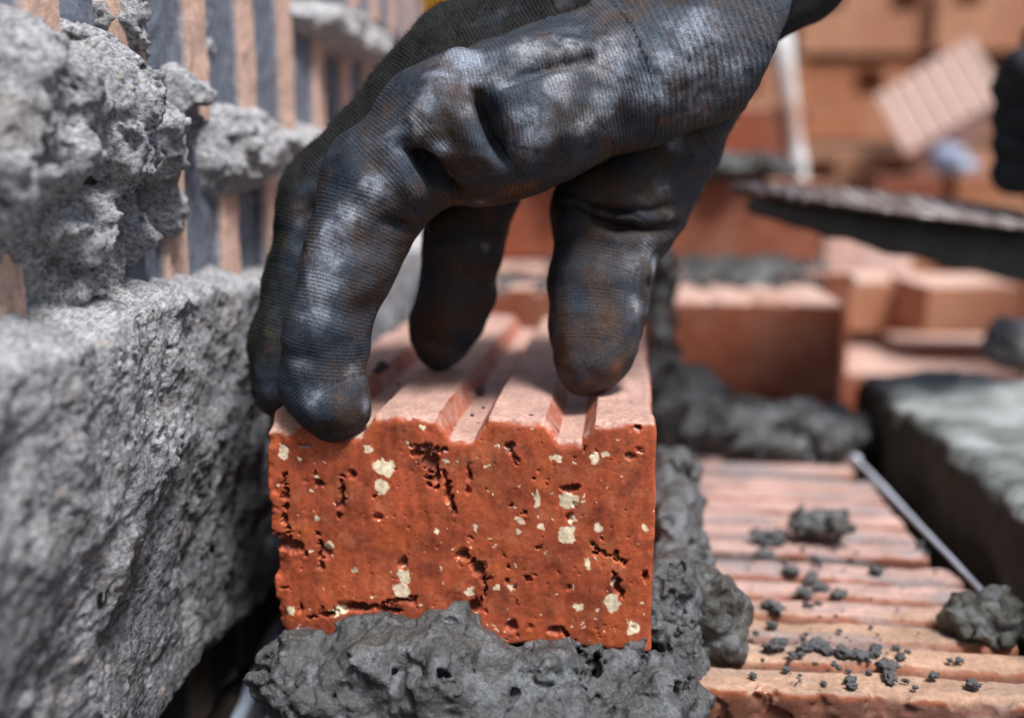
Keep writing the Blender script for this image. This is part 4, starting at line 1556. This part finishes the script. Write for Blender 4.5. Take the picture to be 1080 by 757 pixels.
# trestle the bucket stands on
zt_ = p[2] - 0.03
bx_, by_ = p[0] + 0.06, p[1] + 0.1
pb = empty('trestle', (bx_, by_, -HC))
tag(pb, 'timber trestle under the yellow bucket, hidden past the wall', 'trestle')
v, f = boxes([(bx_ - 0.3, bx_ + 0.3, by_ - 0.16, by_ + 0.16, zt_ - 0.05, zt_ - 0.001)])
place('tabletop', v, f, M['timber'], pb, smooth=False)
for sx_ in (-0.26, 0.26):
    for sy_ in (-0.12, 0.12):
        v, f = boxes([(bx_ + sx_ - 0.03, bx_ + sx_ + 0.03, by_ + sy_ - 0.03, by_ + sy_ + 0.03, -HC, zt_ - 0.05)])
        place('leg', v, f, M['timber'], pb, smooth=False)
# pallet under the far stack
x0 = at(845, 100, DS)[0] - 0.45
pal = empty('pallet', (x0 + 0.95, DS + 0.12, -HC))
tag(pal, 'timber pallet raised on bearers under the far block stack', 'pallet')
v, f = boxes([(x0, x0 + 1.9, DS - 0.05, DS + 0.35, zlev[0] - 0.04, zlev[0] - 0.001)])
place('deck', v, f, M['timber'], pal, smooth=False)
for xx in (x0 + 0.05, x0 + 0.9, x0 + 1.75):
    v, f = boxes([(xx, xx + 0.1, DS - 0.05, DS + 0.35, -HC, zlev[0] - 0.04)])
    place('bearer', v, f, M['timber'], pal, smooth=False)

# ================================================================== THE WALL BEING BUILT (below) AND GROUND
M['dirt'] = mat_grain('site_dirt', (0.10, 0.080, 0.060), grain=60, bump=0.01, rough=0.95, contrast=0.4)
base = empty('foundation_wall', (0.01, 0.6, -HC))
tag(base, 'brick base of the unfinished wall under the ribbed lower course', 'wall')
v, f = boxes([(XL0 + 0.004, XL1 - 0.004, 0.327, 1.30, -HC, ZC - 0.0665)])
place('wall_core', v, f, M['clay_red'], base, smooth=False)
v, f = boxes([(XL0, XL1 + 0.05, 0.86, 1.30, ZC - 0.066, -0.078)])
place('racked_back_bricks', v, f, M['clay_red'], base, smooth=False)
v, f = boxes([(0.19, 1.3, 0.60, 0.98, -HC, -0.235), (0.19, 1.3, 0.983, 1.55, -HC, -0.185)])
o = place('block_pier', v, f, M['clay_red'], smooth=False)
tag(o, 'dim masonry pier under the dusty slab and the loose bricks', 'pier')
v, f = boxes([(XW - 0.118, XW - 0.008, -0.30, 0.80, -HC, -0.375), (XW - 0.118, XW - 0.008, -0.30, 0.80, 0.33, 0.40)])
place('wall_core', v, f, M['clay_red'], wall, smooth=False)
gr = 120.0
n = 40
tt_ = np.sign(np.linspace(-1, 1, n)) * np.abs(np.linspace(-1, 1, n)) ** 3 * gr
gx, gy = np.meshgrid(tt_, tt_, indexing='ij')
v = np.stack([gx.ravel(), gy.ravel(), np.full(n * n, -HC)], 1)
qd = np.array([(i * n + j, (i + 1) * n + j, (i + 1) * n + j + 1, i * n + j + 1) for i in range(n - 1) for j in range(n - 1)])
o = place('ground', v, qd, M['dirt'], origin=(0, 0, -HC))
o['kind'] = 'structure'
